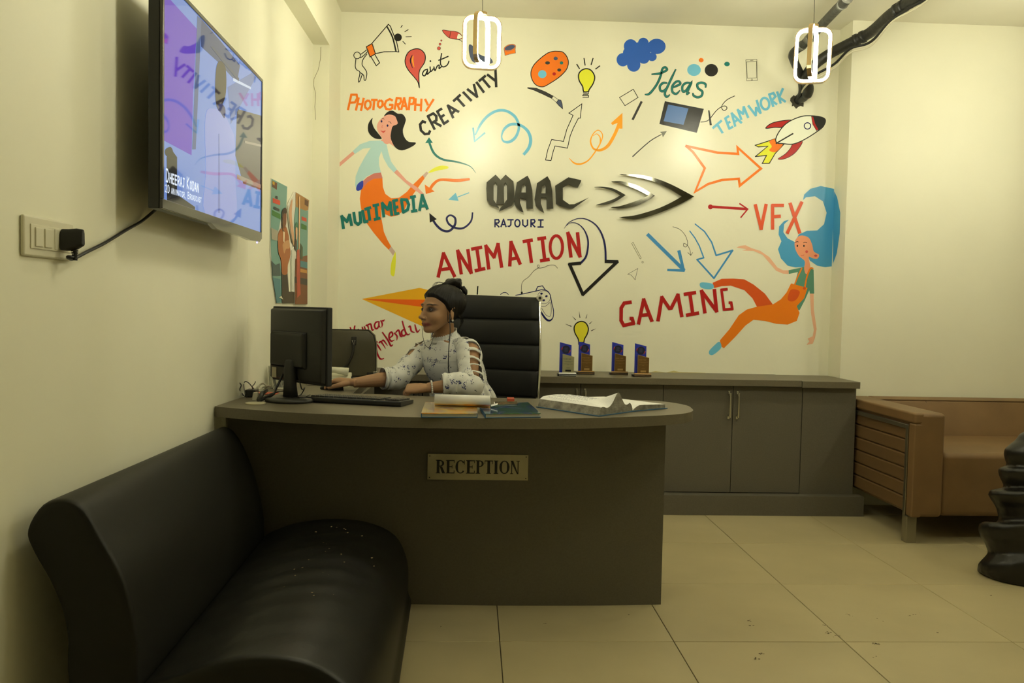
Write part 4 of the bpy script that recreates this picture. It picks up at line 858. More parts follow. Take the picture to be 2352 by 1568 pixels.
# ================================================================ BLACK SOFA (left)
M_leath = mat('black_leather', (.0075, .0072, .0055), .42, spec=.34, bump=(90, .25, .0012), vary=(5, .25))
M_leath_b = mat('black_leather_back', (.009, .0085, .006), .5, spec=.30, bump=(120, .12, .0008))
SY_0, SY_1 = 1.75, 3.02
root = thing('black_sofa', 'black leather armless sofa standing against the left wall', 'sofa', (-.6, 2.4, 0))
def prof_loft(prof_n, prof_f, y0, y1, n=14, rnd=.02, nr=4):
    """profiles [(x, z)] at near and far end, lofted along Y with rounded ends"""
    rings = []
    ks = [(0, 1)] ; L_ = y1-y0
    ysl = [(y0+rnd*(1-math.cos(math.pi/2*k/nr)), k/nr) for k in range(nr+1)]+[(y0+rnd+(L_-2*rnd)*k/n, 1) for k in range(1, n)]+[(y1-rnd*(1-math.cos(math.pi/2*k/nr)), k/nr) for k in range(nr, -1, -1)]
    for y, s_ in ysl:
        t_ = (y-y0)/L_; a = [(p[0]*(1-t_)+q[0]*t_, p[1]*(1-t_)+q[1]*t_) for p, q in zip(prof_n, prof_f)]
        cx_ = sum(p[0] for p in a)/len(a); cz_ = sum(p[1] for p in a)/len(a); sh = rnd*(1-math.sin(math.acos(1-s_) if s_ < 1 else math.pi/2))
        ring = []
        for x, z in a:
            d = Vector((cx_-x, 0, cz_-z)); L2 = d.length; ring.append(Vector((x, y, z))+(d/L2*min(sh, L2*.9) if L2 > 1e-6 else Vector()))
        rings.append(ring)
    return rings
def shift(p, dx, dz=0): return [(a+dx, b+dz) for a, b in p]
bn = [(-.915, .66), (-.885, .71), (-.84, .722), (-.80, .70), (-.765, .64), (-.72, .555), (-.695, .45), (-.69, .33), (-.70, .22), (-.79, .20), (-.83, .33), (-.835, .44), (-.865, .54), (-.905, .62)]
bf = [(-.918, .63), (-.905, .675), (-.88, .69), (-.845, .667), (-.805, .60), (-.765, .49), (-.742, .38), (-.738, .28), (-.745, .20), (-.82, .19), (-.86, .30), (-.87, .42), (-.885, .52), (-.91, .60)]
bnc = [tuple(p[:2]) for p in crom([(a, b, 0) for a, b in bn], True, 4)]; bfc = [tuple(p[:2]) for p in crom([(a, b, 0) for a, b in bf], True, 4)]
bm = NB(); loft(bm, prof_loft(bnc, bfc, SY_0, SY_1, 16, .018)); o = obj('backrest', bm, M_leath_b, root, smooth=True)
sn = [(-.70, .305), (-.60, .352), (-.50, .385), (-.40, .39), (-.31, .365), (-.235, .305), (-.20, .22), (-.195, .10), (-.20, .03), (-.45, .03), (-.70, .03), (-.72, .16)]
sf_ = [(-.742, .28), (-.68, .325), (-.58, .352), (-.46, .36), (-.36, .348), (-.268, .302), (-.222, .21), (-.218, .10), (-.222, .045), (-.45, .04), (-.72, .04), (-.75, .15)]
snc = [tuple(p[:2]) for p in crom([(a, b, 0) for a, b in sn], True, 4)]; sfc = [tuple(p[:2]) for p in crom([(a, b, 0) for a, b in sf_], True, 4)]
bm = NB(); rings = prof_loft(snc, sfc, SY_0+.0, SY_1, 40, .022)
rg = random.Random(5)
for ri, r_ in enumerate(rings):                      # worn creases across the seat
    for v in r_:
        if v.z > .28:
            a = .0035*math.sin(v.y*46+3*math.sin(v.x*7))*math.exp(-((v.x+.47)/.16)**2)*(1 if 2.2 < v.y < 2.85 else .3)
            v.z += a
loft(bm, rings); obj('seat', bm, M_leath, root, smooth=True)
M_brown = mat('brown_vinyl', (.055, .045, .026), .5)
obj('base', box((-.70, SY_0+.04, .012), (-.235, SY_1-.03, .06)), M_brown, root)
for x in (-.64, -.28):
    for y in (SY_0+.08, SY_1-.10): 
        bm = NB(); add_cyl(bm, (x, y, .009), .02, .018, 12); obj('foot', bm, M_blackm, root)
bm = NB(); rg = random.Random(11)                    # paint specks and scuffs on the seat
for k in range(46):
    if k < 6: x, y, r_ = [(-.52, 2.83, .0045), (-.36, 2.80, .003), (-.305, 2.62, .004), (-.50, 2.40, .006), (-.48, 2.41, .005), (-.29, 2.55, .0025)][k]
    else: x, y, r_ = rg.gauss(-.47, .07), rg.uniform(2.1, 2.9), rg.uniform(.0010, .0032)
    t_ = (y-SY_0)/(SY_1-SY_0); zz_ = .30
    def topz(pr):
        best = None
        for a, b in zip(pr, pr[1:]+pr[:1]):
            if (a[0]-x)*(b[0]-x) <= 0 and abs(a[0]-b[0]) > 1e-6:
                z = a[1]+(b[1]-a[1])*(x-a[0])/(b[0]-a[0]); best = z if best is None else max(best, z)
        return best or .35
    z = topz(snc)*(1-t_)+topz(sfc)*t_+.0035*math.sin(y*46+3*math.sin(x*7))*math.exp(-((x+.47)/.16)**2)*(1 if 2.2 < y < 2.85 else .3)
    add_ball(bm, (x, y, z+.0004), r_, 7, 4, (1, rg.uniform(.6, 1.8), .25))
o = obj('paint_speck', bm, mat('dried_paint', (.36, .27, .15), .7), root); o['kind'] = 'stuff'
# ================================================================ TAN SOFA (right)
M_tan = mat('tan_leather', (.205, .118, .048), .48, bump=(60, .2, .0012), vary=(5, .14))
M_tan2 = mat('tan_leather_panel', (.16, .092, .038), .5, bump=(60, .2, .0012))
AX0, AX1, AY0, AY1 = 2.185, 2.345, 3.985, 4.80
root = thing('tan_sofa', 'tan leather sofa with ribbed arm side and steel legs', 'sofa', (2.9, 4.4, 0))
bm = NB()
obj('armrest', box((AX0+.02, AY0, .135), (AX1, AY1, .655)), M_tan, root, bevel=.022, seg=4)
# padded cap running round the arm edge, proud of the ribbed panel
bm = NB(); add_box(bm, (AX0, AY0, .60), (AX0+.05, AY1, .655)); obj('arm_cap', bm, M_tan, root, bevel=.012, seg=3)
bm = NB(); add_box(bm, (AX0, AY0, .135), (AX0+.05, AY0+.055, .60)); obj('arm_cap', bm, M_tan, root, bevel=.008, seg=3)
bm = NB(); add_box(bm, (AX0+.0, AY1-.05, .135), (AX0+.05, AY1, .60)); obj('arm_cap', bm, M_tan, root, bevel=.008, seg=3)
for k in range(6):
    z0_ = .15+k*.072; obj('side_rib', box((AX0+.009, AY0+.075, z0_), (AX0+.045, AY1-.13, z0_+.0705)), M_tan2, root, bevel=.010, seg=3)
obj('side_post', box((AX0-.004, AY0+.055, .128), (AX0+.014, AY0+.078, .59)), M_steel, root, bevel=.002)
fr = NB(); add_box(fr, (AX0-.004, AY1-.085, 0), (AX0+.014, AY1-.06, .59)); obj('leg', fr, M_steel, root, bevel=.002)
obj('side_rail', box((AX0-.004, AY0+.078, .568), (AX0+.014, AY1-.085, .59)), M_steel, root, bevel=.002)
obj('leg', box((AX0-.004, AY0+.030, 0), (AX0+.046, AY0+.078, .134)), M_steel, root, bevel=.002)
SX1 = 3.95
obj('leg', box((SX1-.06, AY0+.004, 0), (SX1-.012, AY0+.026, .14)), M_steel, root, bevel=.002)
obj('leg', box((SX1-.06, AY1-.05, 0), (SX1-.012, AY1-.02, .14)), M_steel, root, bevel=.002)
obj('seat', box((AX1+.002, AY0+.02, .135), (SX1-.17, AY1-.14, .455)), M_tan, root, bevel=.03, seg=4)
bm = NB()
rings = []
for k in range(13):
    x = AX1-.02+(SX1-.14-AX1)*k/12
    rings.append([Vector((x, y, z)) for y, z in ((AY1-.22, .40), (AY1-.185, .50), (AY1-.15, .60), (AY1-.13, .645), (AY1-.07, .66), (AY1-.01, .655), (AY1-.005, .15), (AY1-.20, .15))])
loft(bm, rings); obj('backrest', bm, M_tan, root, bevel=.012, seg=3)
bm = NB(); sy = 2.62
add_tube(bm, [Vector((2.62+.03*t_, AY1-.13-.09*t_, .642-.24*t_)) for t_ in (0, .25, .5, .75, 1)], .0022, 6); obj('seam', bm, mat('dark_seam', (.06, .035, .015), .6), root)
bm = NB(); add_tube(bm, [Vector((AX1+.01, AY1-.128, .6475)), Vector((SX1-.17, AY1-.128, .6475))], .003, 6); obj('seam', bm, M_tan2, root)
obj('armrest', box((SX1-.165, AY0, .135), (SX1, AY1, .655)), M_tan, root, bevel=.022, seg=4)
# ================================================================ OFFICE CHAIR
M_cl = mat('black_chair_leather', (.008, .008, .007), .5, spec=.28, bump=(150, .15, .0008))
root = thing('office_chair', 'black high-back office chair with horizontal seams and chrome side frame', 'chair', (.05, 3.85, 0))
CYB = 4.00
def chp(u, z):      # u across (0 left .. 1 right), curved backrest, slightly turned
    xL, xR = -.20, .315
    x = xL+(xR-xL)*u
    y = CYB+.03*math.cos(u*math.pi)*.0+.05*(1-(2*u-1)**2)*.6-.14*u+.07
    s_ = (z-.45)/.75
    y += .10*max(0, s_-.0)**2-.02*math.sin(s_*math.pi)
    x += .012*math.sin(s_*math.pi*1.1)-(.03*(1-s_) if u > .5 else 0)*u
    return x, y
zt_l = lambda u: 1.197-.012*u
N_U, seams = 14, [.45, .58, .71, .835, .955, 1.075, 1.20]
for k in range(6):
    z0_, z1_ = seams[k], seams[k+1]
    rings = []
    for j in range(9):
        t_ = j/8; z = z0_+(z1_-z0_)*t_
        bulge = .016*math.sin(math.pi*min(max(t_, .02), .98))**.5 if k < 5 or t_ < .5 else .016*math.cos((t_-.5)*math.pi*.9)
        fr_, bk_ = [], []
        for i in range(N_U+1):
            u = i/N_U; zz_ = z if k < 5 else z0_+(min(z1_, zt_l(u))-z0_)*t_
            x, y = chp(u, zz_); e = min(1, min(u, 1-u)*9)**.5
            fr_.append(Vector((x, y-.012-bulge*(.35+.65*e), zz_))); bk_.append(Vector((x, y+.018, zz_)))
        rings.append(fr_+bk_[::-1])
    bm = NB(); loft(bm, rings); obj('backrest_pad', bm, M_cl, root, smooth=True)
for u in (-.004, 1.008):
    path = []
    for j in range(25):
        z = .40+(1.195-.40)*j/24; x, y = chp(u, z); path.append(Vector((x+(.004 if u > .5 else -.004), y+.004, z)))
    bm = NB(); add_tube(bm, path, .008, 8); obj('side_frame', bm, M_chrome, root, smooth=True)
x, y = chp(1.0, 1.18); bm = NB(); add_cyl(bm, (x+.010, y, 1.183), .017, .03, 20, RX90); obj('frame_knob', bm, mat('cream_cap', (.62, .60, .48), .35), root, bevel=.003)
bm = NB(); add_cyl(bm, (x+.010, y-.017, 1.183), .007, .006, 14, RX90); obj('frame_knob', bm, M_black, root)
obj('seat', box((-.22, 3.58, .43), (.28, 4.02, .50)), M_cl, root, bevel=.03, seg=4)
bm = NB(); add_cyl(bm, (.03, 3.82, .26), .028, .34, 16); obj('gas_column', bm, M_black, root)
bm = NB(); add_cyl(bm, (.03, 3.82, .09), .045, .05, 16); obj('base_hub', bm, M_chrome, root)
for k in range(5):
    a = k*2*math.pi/5+.3; e = Vector((.03+.27*math.cos(a), 3.82+.27*math.sin(a), .075))
    bm = NB(); add_tube(bm, [Vector((.03, 3.82, .10)), e], [.02, .012], 8); obj('base_arm', bm, M_chrome, root, smooth=True)
    bm = NB(); add_cyl(bm, e-Vector((0, 0, .047)), .027, .03, 16, Matrix.Rotation(a, 4, 'Z') @ RX90); obj('castor', bm, M_blackm, root)
for s_, x in ((-1, -.25), (1, .30)):
    bm = NB(); pth = crom([(x, 3.62, .50), (x, 3.62, .67), (x, 3.74, .70), (x, 3.93, .69), (x, 3.97, .52)], False, 6)
    add_tube(bm, pth, .011, 8); o = obj('arm_loop', bm, M_chrome, root, smooth=True)
# ================================================================ carved dark root sculpture at the right edge
M_root = mat('black_polished_wood', (.011, .0095, .007), .34, spec=.5, bump=(9, .5, .01), vary=(6, .5))
root = thing('carved_root_sculpture', 'black polished carved tree-root sculpture at the right edge', 'sculpture', (2.48, 3.48, 0))
# --- a twisting column whose outline steps out into rounded tongues
RC = (2.60, 3.50)
pf = [(2268,1330),(2257,1316),(2260,1297),(2284,1272),(2275,1250),(2264,1236),(2258,1220),(2260,1206),(2275,1200),(2304,1204),(2307,1190),(2300,1166),(2289,1152),(2280,1138),(2284,1129),(2300,1125),(2322,1123),(2313,1108),(2306,1095),(2303,1081),(2311,1074),(2328,1075),(2320,1060),(2316,1046),(2318,1033),(2335,1019),(2345,1012),(2352,1000),(2372,990)]
rows = []
for x, y in pf:
    q = onY(x, y, 3.48); rows.append((max(.03, RC[0]-q.x), max(.001, q.z)))
bm = NB(); rings = []
for r_, z in rows:
    ring = []
    for i in range(40):
        a = 2*math.pi*i/40; d_ = math.cos(a-math.pi)          # 1 on the side towards the sofa arm
        inn = .245-.11*z/.66; W_ = .18+.82*abs(math.cos(1.5*(a-math.pi-.10)))**1.3
        zz_ = z+(.085*math.sin(a-math.pi)*(1-z/.75) if z > .02 else 0); rr_ = inn+(r_-inn)*W_ if r_ > inn else r_
        rr_ *= 1-.10*(1-d_)
        ring.append(Vector((RC[0]+rr_*math.cos(a), RC[1]+rr_*.8*math.sin(a), max(.0005, zz_))))
    rings.append(ring)
loft(bm, rings)
for z, a0, ln in ((.06, 3.9, .26), (.05, 2.6, .25), (.05, 5.2, .2), (.28, 4.2, .17), (.40, 4.0, .13), (.52, 4.1, .10)):
    d_ = Vector((math.cos(a0), math.sin(a0)*.8, 0)); c = Vector((RC[0], RC[1], z))
    add_tube(bm, [c, c+d_*ln*.5+Vector((0, 0, .01)), c+d_*ln*.85+Vector((0, 0, 0)), c+d_*ln], [.07, .06, .045, .02], 12)
me = bpy.data.meshes.new('carving'); bmesh.ops.recalc_face_normals(bm, faces=bm.faces[:]); bm.to_mesh(me); bm.free()
def remeshed(name, me, voxel, smooth_it=4, factor=.6):
    o_ = bpy.data.objects.new('tmp', me); COL.objects.link(o_)
    r_ = o_.modifiers.new('r', 'REMESH'); r_.mode = 'VOXEL'; r_.voxel_size = voxel
    s_ = o_.modifiers.new('s', 'SMOOTH'); s_.iterations = smooth_it; s_.factor = factor
    dg = bpy.context.evaluated_depsgraph_get(); me2 = bpy.data.meshes.new_from_object(o_.evaluated_get(dg)); me2.name = name
    bpy.data.objects.remove(o_); me2.polygons.foreach_set('use_smooth', [True]*len(me2.polygons)); return me2
me = remeshed('carving', me, .008, 5, .5)
for v in me.vertices: v.co.z = max(v.co.z, .0005)
link_mesh('carving', me, root, M_root)
# ================================================================ ITEMS ON THE DESK
# monitor seen from behind
MO = Vector((-.692, 3.215, DZ)); md = Vector((.697, -.717, 0)).normalized(); mn = Vector((.717, .697, 0)).normalized()   # md along the panel, mn towards the user
MM = Matrix(((md.x, mn.x, 0, MO.x), (md.y, mn.y, 0, MO.y), (0, 0, 1, MO.z), (0, 0, 0, 1)))
root = thing('computer_monitor', 'black flat monitor seen from behind on the desk', 'monitor', MO)
bm = NB(); zb, zt = .068, .362
add_prism(bm, [MM @ Vector(p) for p in ((-.190, .035, zb), (.190, .035, zb), (.190, .035, zt), (-.190, .035, zt))], mn*.022)
obj('bezel', bm, M_blackm, root, bevel=.004)
rings = []
for y, ins in ((.035, .006), (.018, .012), (.010, .03)):
    rings.append([MM @ Vector(p) for p in ((-.190+ins, y, zb+ins), (.190-ins, y, zb+ins), (.190-ins, y, zt-ins), (-.190+ins, y, zt-ins))])
bm = NB(); loft(bm, rings); obj('back_cover', bm, mat('charcoal_plastic', (.013, .0125, .0095), .5), root, bevel=.004)
bm = NB(); rings = []
for y, ins in ((.012, 0), (.000, .003), (-.007, .012)):
    rings.append([MM @ Vector(p) for p in ((-.150+ins, y, .125+ins), (.092-ins, y, .125+ins), (.092-ins, y, .268-ins), (-.150+ins, y, .268-ins))])
loft(bm, rings); obj('back_box', bm, mat('charcoal_plastic', (.013, .0125, .0095), .5), root, bevel=.006)
obj('screen', box((-.180, .057, zb+.012), (.180, .0578, zt-.012), MM), mat('lit_monitor_screen', (.02, .02, .02), .2, emit=((.5, .6, .75), .5)), root)
obj('sticker', box((-.150, .0085, .082), (-.118, .0095, .122), MM), mat('cream_sticker', (.5, .46, .33), .5), root)
bm = NB(); rings = []
for z, y, hw, hd in ((.012, .0, .030, .022), (.06, -.002, .029, .016), (.12, -.004, .028, .014), (.150, .0, .028, .014), (.165, .012, .026, .016)):
    rings.append([MM @ Vector((hw*math.copysign(abs(math.cos(a))**.5, math.cos(a)), y+hd*math.copysign(abs(math.sin(a))**.5, math.sin(a)), z)) for a in [2*math.pi*k/24 for k in range(24)]])
loft(bm, rings); obj('stand_neck', bm, M_blackm, root, smooth=True)
bm = NB(); rings = []
for z, k_ in ((0, .96), (.006, 1), (.011, .985), (.0165, .90), (.018, .5)):
    rings.append([MM @ Vector((.105*k_*math.cos(a), .092*k_*math.sin(a), z)) for a in [2*math.pi*k/40 for k in range(40)]])
loft(bm, rings); obj('stand_base', bm, mat('satin_black_base', (.035, .034, .028), .3), root, smooth=True)
for k, pts in enumerate(([(672,868),(660,895),(640,905),(618,912),(600,918)],)):
    pass
def desk_cable(label, pts, r_, m_=None, hts=None):
    """a cord through photo points, each at its height above the desk"""
    P = [onZ(p[0], p[1], DZ+p[2]) for p in pts]
    bm = NB(); add_tube(bm, crom(P, False, 6), r_, 8); o = obj('cable', bm, m_ or M_cable, None, smooth=True); return tag(o, label, 'cable')
q = MM @ Vector((-.03, .004, .10)); q2 = MM @ Vector((-.05, -.03, .05))
bm = NB(); add_tube(bm, crom([q+md*-.03-mn*.0, q2, onZ(628,905,DZ+.03), onZ(610,914,DZ+.012), onZ(598,920,DZ+.006), onZ(592,922,DZ+.004)], False, 6), .0045, 8)
tag(obj('cable', bm, M_cable, None, smooth=True), 'thick black video cable from the monitor down into the round grommet', 'cable')
bm = NB(); add_tube(bm, crom([MM @ Vector((.0, -.012, .11)), onZ(655,893,DZ+.045), onZ(640,899,DZ+.018), onZ(622,904,DZ+.012), onZ(607,911,DZ+.010), onZ(595,919,DZ+.004)], False, 6), .003, 8)
tag(obj('cable', bm, M_cable, None, smooth=True), 'thinner black power cable running beside the thick one to the grommet', 'cable')
bm = NB(); add_tube(bm, crom([MM @ Vector((.03, .012, .11)), MM @ Vector((.045, .02, .05)), onY(700,890,3.26), onZ(692,905,DZ+.022), onZ(683,910,DZ+.020), onZ(695,913,DZ+.021), onZ(712,906,DZ+.020)], False, 6), .0022, 8)
tag(obj('cable', bm, M_cable, None, smooth=True), 'black cable curling over the monitor base right of its neck', 'cable')
# power adapter with its looped cord
A0 = onZ(575, 912, DZ); root = thing('power_adapter', 'small black power adapter with looped cord by the wall', 'adapter', A0)
obj('body', box((A0.x-.020, A0.y-.01, DZ+.001), (A0.x+.022, A0.y+.045, DZ+.030)), M_black, root, bevel=.004)
bm = NB(); add_tube(bm, crom([onZ(560,908,DZ+.01), onZ(548,893,DZ+.02), onY(541,880,3.33), onY(547,877,3.33), onY(554,884,3.33), onY(551,895,3.33), onZ(556,906,DZ+.006), onZ(568,911,DZ+.004)], False, 6), .0018, 6); obj('cord_loop', bm, M_cable, root, smooth=True)
bm = NB(); add_tube(bm, crom([onZ(563,907,DZ+.03), onY(560,884,3.36), onY(563,876,3.36), onY(571,879,3.36), onY(579,888,3.36), onZ(584,893,DZ+.012)], False, 6), .0018, 6); obj('cord_loop', bm, M_cable, root, smooth=True)
bm = NB(); add_tube(bm, crom([onY(587,876,3.4), onY(584,882,3.39), onY(579,889,3.38), onZ(586,897,DZ+.008), onZ(598,905,DZ+.004)], False, 6), .0018, 6); obj('cord_loop', bm, M_cable, root, smooth=True)
# plugs in the grommet
G = Vector((-.80, 3.12, DZ)); root = thing('cable_plug', 'grey and white cable plugs heaped in the round desk grommet', 'plug', onZ(592, 921, DZ))
g = onZ(592, 922, DZ)
bm = NB(); rings = []
for t_ in (0, .5, 1): rings.append([Vector((g.x-.014+dx+.004*t_, g.y+.01+dy, DZ+.004+.030*t_)) for dx, dy in ((-.009, -.008), (.009, -.008), (.009, .008), (-.009, .008))])
loft(bm, rings); obj('plug_body', bm, mat('pale_grey_plastic', (.45, .43, .33), .4), root, bevel=.002)
bm = NB(); add_tube(bm, [Vector((g.x+.004, g.y, DZ+.004)), Vector((g.x+.012, g.y+.02, DZ+.03)), Vector((g.x+.022, g.y+.05, DZ+.038))], [.009, .009, .006], 10); obj('plug_body', bm, mat('dark_grey_plastic', (.06, .058, .05), .35), root, smooth=True)
tag(obj('card', box((-.895, 3.425, DZ+.0005), (-.80, 3.49, DZ+.004)), mat('red_card', (.55, .10, .05), .5), None), 'small red card lying behind the black adapter', 'card')
# white loops of cable beside the pen cup
bm = NB(); P = [onZ(592,893,DZ+.012), onY(598,883,3.55), onY(606,881,3.55), onY(612,888,3.55), onZ(604,896,DZ+.004), onZ(594,898,DZ+.004), onZ(600,890,DZ+.004), onZ(620,886,DZ+.03)]
add_tube(bm, crom(P, False, 6), .0035, 8); tag(obj('cable', bm, mat('grey_white_cable', (.42, .40, .30), .5), None, smooth=True), 'pale grey cable coiled beside the clear cup', 'cable')
# clear cup
cc = Vector((-.848, 3.69, DZ)); root = thing('clear_cup', 'clear ribbed plastic cup of stationery behind the monitor', 'cup', cc)
M_clear = mat('clear_plastic', (.80, .80, .74), .08, trans=.9, ior=1.25)
bm = NB(); n_ = 48
rings = [[cc+Vector((r_*(1+.02*(k % 2))*math.cos(2*math.pi*k/n_), r_*(1+.02*(k % 2))*math.sin(2*math.pi*k/n_), z)) for k in range(n_)] for r_, z in ((.036, .001), (.040, .05), (.043, .098), (.0405, .098), (.0375, .05), (.034, .006))]
loft(bm, rings); obj('cup_wall', bm, M_clear, root)
rp = random.Random(2)
for k in range(7):
    a = rp.uniform(0, 6.28); bm = NB(); add_tube(bm, [cc+Vector((.012*math.cos(a), .012*math.sin(a), .008)), cc+Vector((.027*math.cos(a), .027*math.sin(a), rp.uniform(.05, .09)))], .004, 6)
    obj('pen', bm, [mat('white_pen', (.6, .6, .52), .4), mat('grey_pen', (.2, .2, .17), .4)][k % 2], root)
# keyboard
ka, kb, kc = onZ(698, 905, DZ+.014), onZ(950, 917.5, DZ+.014), onZ(917, 930, DZ+.010)
kx = (kb-ka); kx.z = 0; kl = .385; kx.normalize(); ky = Vector((kx.y, -kx.x, 0)); KO = Vector((kb.x, kb.y, DZ))-kx*kl
KM = Matrix(((kx.x, -ky.x, 0, KO.x), (kx.y, -ky.y, 0, KO.y), (0, 0, 1, KO.z), (0, 0, 0, 1)))      # y runs away from the viewer, 0 at the far edge
root = thing('keyboard', 'black computer keyboard in front of the receptionist', 'keyboard', KO)
bm = NB(); add_prism(bm, [KM @ Vector(p) for p in ((0, 0, .001), (0, 0, .014), (0, -.131, .021), (0, -.135, .017), (0, -.135, .006), (0, -.131, .001))], kx*kl); obj('body', bm, M_black, root, bevel=.002)
bk = NB(); add_box(bk, (.0008, .0008, 0), (.0172, .0168, .006)); bmesh.ops.bevel(bk, geom=[e for e in bk.edges if all(v.co.z > .003 for v in e.verts)], offset=.0022, segments=1, affect='EDGES'); bmesh.ops.recalc_face_normals(bk, faces=bk.faces[:])
kme = bpy.data.meshes.new('key'); bk.to_mesh(kme); bk.free(); kme.materials.append(mat('key_plastic', (.022, .021, .018), .38))
for r_ in range(6):
    for c in range(19):
        if c == 15: continue
        o = bpy.data.objects.new('key', kme); COL.objects.link(o); o.parent = root
        o.matrix_parent_inverse = root.matrix_basis.inverted()
        y = -.016-(r_)*.0185-(.004 if r_ else 0)
        o.matrix_basis = KM @ Matrix.Translation((.010+.019*c, y-.001, .0135+(-y)*.055)) 
# mouse
MP = Vector((-.612, 3.685, DZ)); root = thing('computer_mouse', 'black and silver mouse under the receptionist\'s right hand', 'mouse', MP)
bm = NB(); rings = []
for k in range(9):
    t_ = k/8; w_ = .030*math.sqrt(max(.04, 1-(2*t_-1)**4)); h_ = .034*math.sin(math.pi*(.12+.80*t_))**.8
    c = MP+Vector((.052-.104*t_, -.035+.07*t_*.6, .001)); s_ = Vector((.35, .93, 0))
    rings.append([c+s_*w_*math.cos(a)+Vector((0, 0, h_*max(0, math.sin(a)))) for a in [math.pi*2*i/16 for i in range(16)]])
loft(bm, rings); obj('shell', bm, M_black, root, smooth=True)
bm = NB(); add_tube(bm, [r_[0]+Vector((0, 0, .006)) for r_ in rings[1:-1]], .0022, 6); obj('silver_trim', bm, M_chrome, root, smooth=True)
# telephone
TP = Vector((-.665, 3.93, DZ)); root = thing('telephone', 'cream desk telephone behind the monitor', 'telephone', TP)
M_tel = mat('cream_phone_plastic', (.62, .60, .45), .35); RT = Matrix.Translation(TP) @ Matrix.Rotation(.12, 4, 'Z')
bm = NB(); add_prism(bm, [RT @ Vector(p) for p in ((-.10, -.08, .001), (-.10, -.08, .014), (-.10, .06, .048), (-.10, .08, .048), (-.10, .08, .001))], RT.to_3x3() @ Vector((.20, 0, 0))); obj('body', bm, M_tel, root, bevel=.004)
bm = NB(); add_tube(bm, [RT @ Vector((-.085, -.01, .062)), RT @ Vector((.02, -.005, .066)), RT @ Vector((.085, .0, .056))], [.02, .014, .02], 12); obj('handset', bm, M_tel, root, smooth=True)
for i in range(4):
    for j in range(3): obj('phone_key', box((-.085+.03*i, -.07+.018*j, .017+.0043*j), (-.065+.03*i, -.058+.018*j, .022+.0043*j), RT), M_tel, root)
bm = NB(); P = []
s0, s1 = RT @ Vector((.10, -.01, .03)), onZ(824, 879, DZ+.01)
for k in range(120):
    t_ = k/119; c = s0.lerp(s1, t_)+Vector((.012*math.sin(t_*3), 0, -.02*math.sin(t_*math.pi)+.0)); c.z = max(c.z, DZ+.010); P.append(c+Vector((0, .0065*math.cos(k*1.25), .0065*math.sin(k*1.25))))
add_tube(bm, P, .0018, 5); obj('coiled_cord', bm, M_cable, root, smooth=True)
desk_cable('thin pale cable trailing in front of the telephone', [(744,872,.004),(775,882,.003),(800,880,.003),(822,885,.003),(838,886,.003)], .002, mat('grey_white_cable', (.42, .40, .30), .5))
# briefcase
M_bag = mat('olive_brown_leather', (.060, .052, .026), .45, bump=(70, .3, .001), vary=(6, .2)); M_bagd = mat('dark_bag_trim', (.018, .016, .011), .5)
br = onZ(863, 866, CZ); x1_ = br.x; x0_ = x1_-.45; y0_ = 4.335; y1_ = y0_+.10
root = thing('briefcase', 'olive brown leather briefcase standing on the back worktop', 'bag', ((x0_+x1_)/2, (y0_+y1_)/2, CZ))
zt_ = onY(850, 757, y0_).z
def bagring(y, ins): 
    o_ = [(x0_+ins, CZ+.002+ins*.3), (x1_-ins, CZ+.002+ins*.3), (x1_-ins-.003, zt_-.075), (x1_-ins-.012, zt_-.03), (x1_-ins-.040, zt_-ins-.002), (x0_+ins+.040, zt_-ins-.002), (x0_+ins+.012, zt_-.03), (x0_+ins+.003, zt_-.075)]
    return [Vector((a, y, b)) for a, b in o_]
bm = NB(); loft(bm, [bagring(y0_, .012), bagring(y0_+.006, .003), bagring(y0_+.03, 0), bagring(y1_-.03, 0), bagring(y1_-.006, .003), bagring(y1_, .012)]); obj('body', bm, M_bag, root, bevel=.004)
bm = NB(); add_tube(bm, [v+Vector((0, 0, 0)) for v in bagring(y0_+.012, .0005)], .0035, 6, closed=True); obj('piping', bm, M_bagd, root)
obj('corner_patch', box((x1_-.045, y0_-.0015, CZ+.003), (x1_-.014, y0_+.004, CZ+.026)), M_bagd, root, bevel=.001)
obj('metal_corner', box((x1_-.014, y0_-.0015, CZ+.003), (x1_+.002, y0_+.05, CZ+.030)), M_steel, root, bevel=.003)
hx = onY(813, 780, y0_).x; hz = onY(813, 790, y0_).z
obj('handle_tab', box((hx-.013, y0_-.006, hz-.004), (hx+.013, y0_+.002, hz+.038)), M_bagd, root, bevel=.003)
bm = NB(); add_tube(bm, [Vector((hx-.008, y0_-.009, hz+.020)), Vector((hx+.008, y0_-.009, hz+.020)), Vector((hx+.001, y0_-.012, hz-.002))], .0014, 6, closed=True); obj('buckle', bm, M_chrome, root)
bm = NB(); xm = x0_+(x1_-hx); P = [Vector((hx, y0_-.012, hz)), Vector((hx-.004, y0_-.016, hz-.05)), Vector((hx-.03, y0_-.018, hz-.105)), Vector(((hx+xm)/2+.05, y0_-.018, hz-.125)), Vector(((hx+xm)/2-.05, y0_-.018, hz-.125)), Vector((xm+.03, y0_-.018, hz-.105)), Vector((xm+.004, y0_-.016, hz-.05)), Vector((xm, y0_-.012, hz))]
add_tube(bm, crom(P, False, 6), .0065, 8); obj('handle', bm, M_bagd, root, smooth=True)
obj('handle_tab', box((xm-.013, y0_-.006, hz-.004), (xm+.013, y0_+.002, hz+.038)), M_bagd, root, bevel=.003)
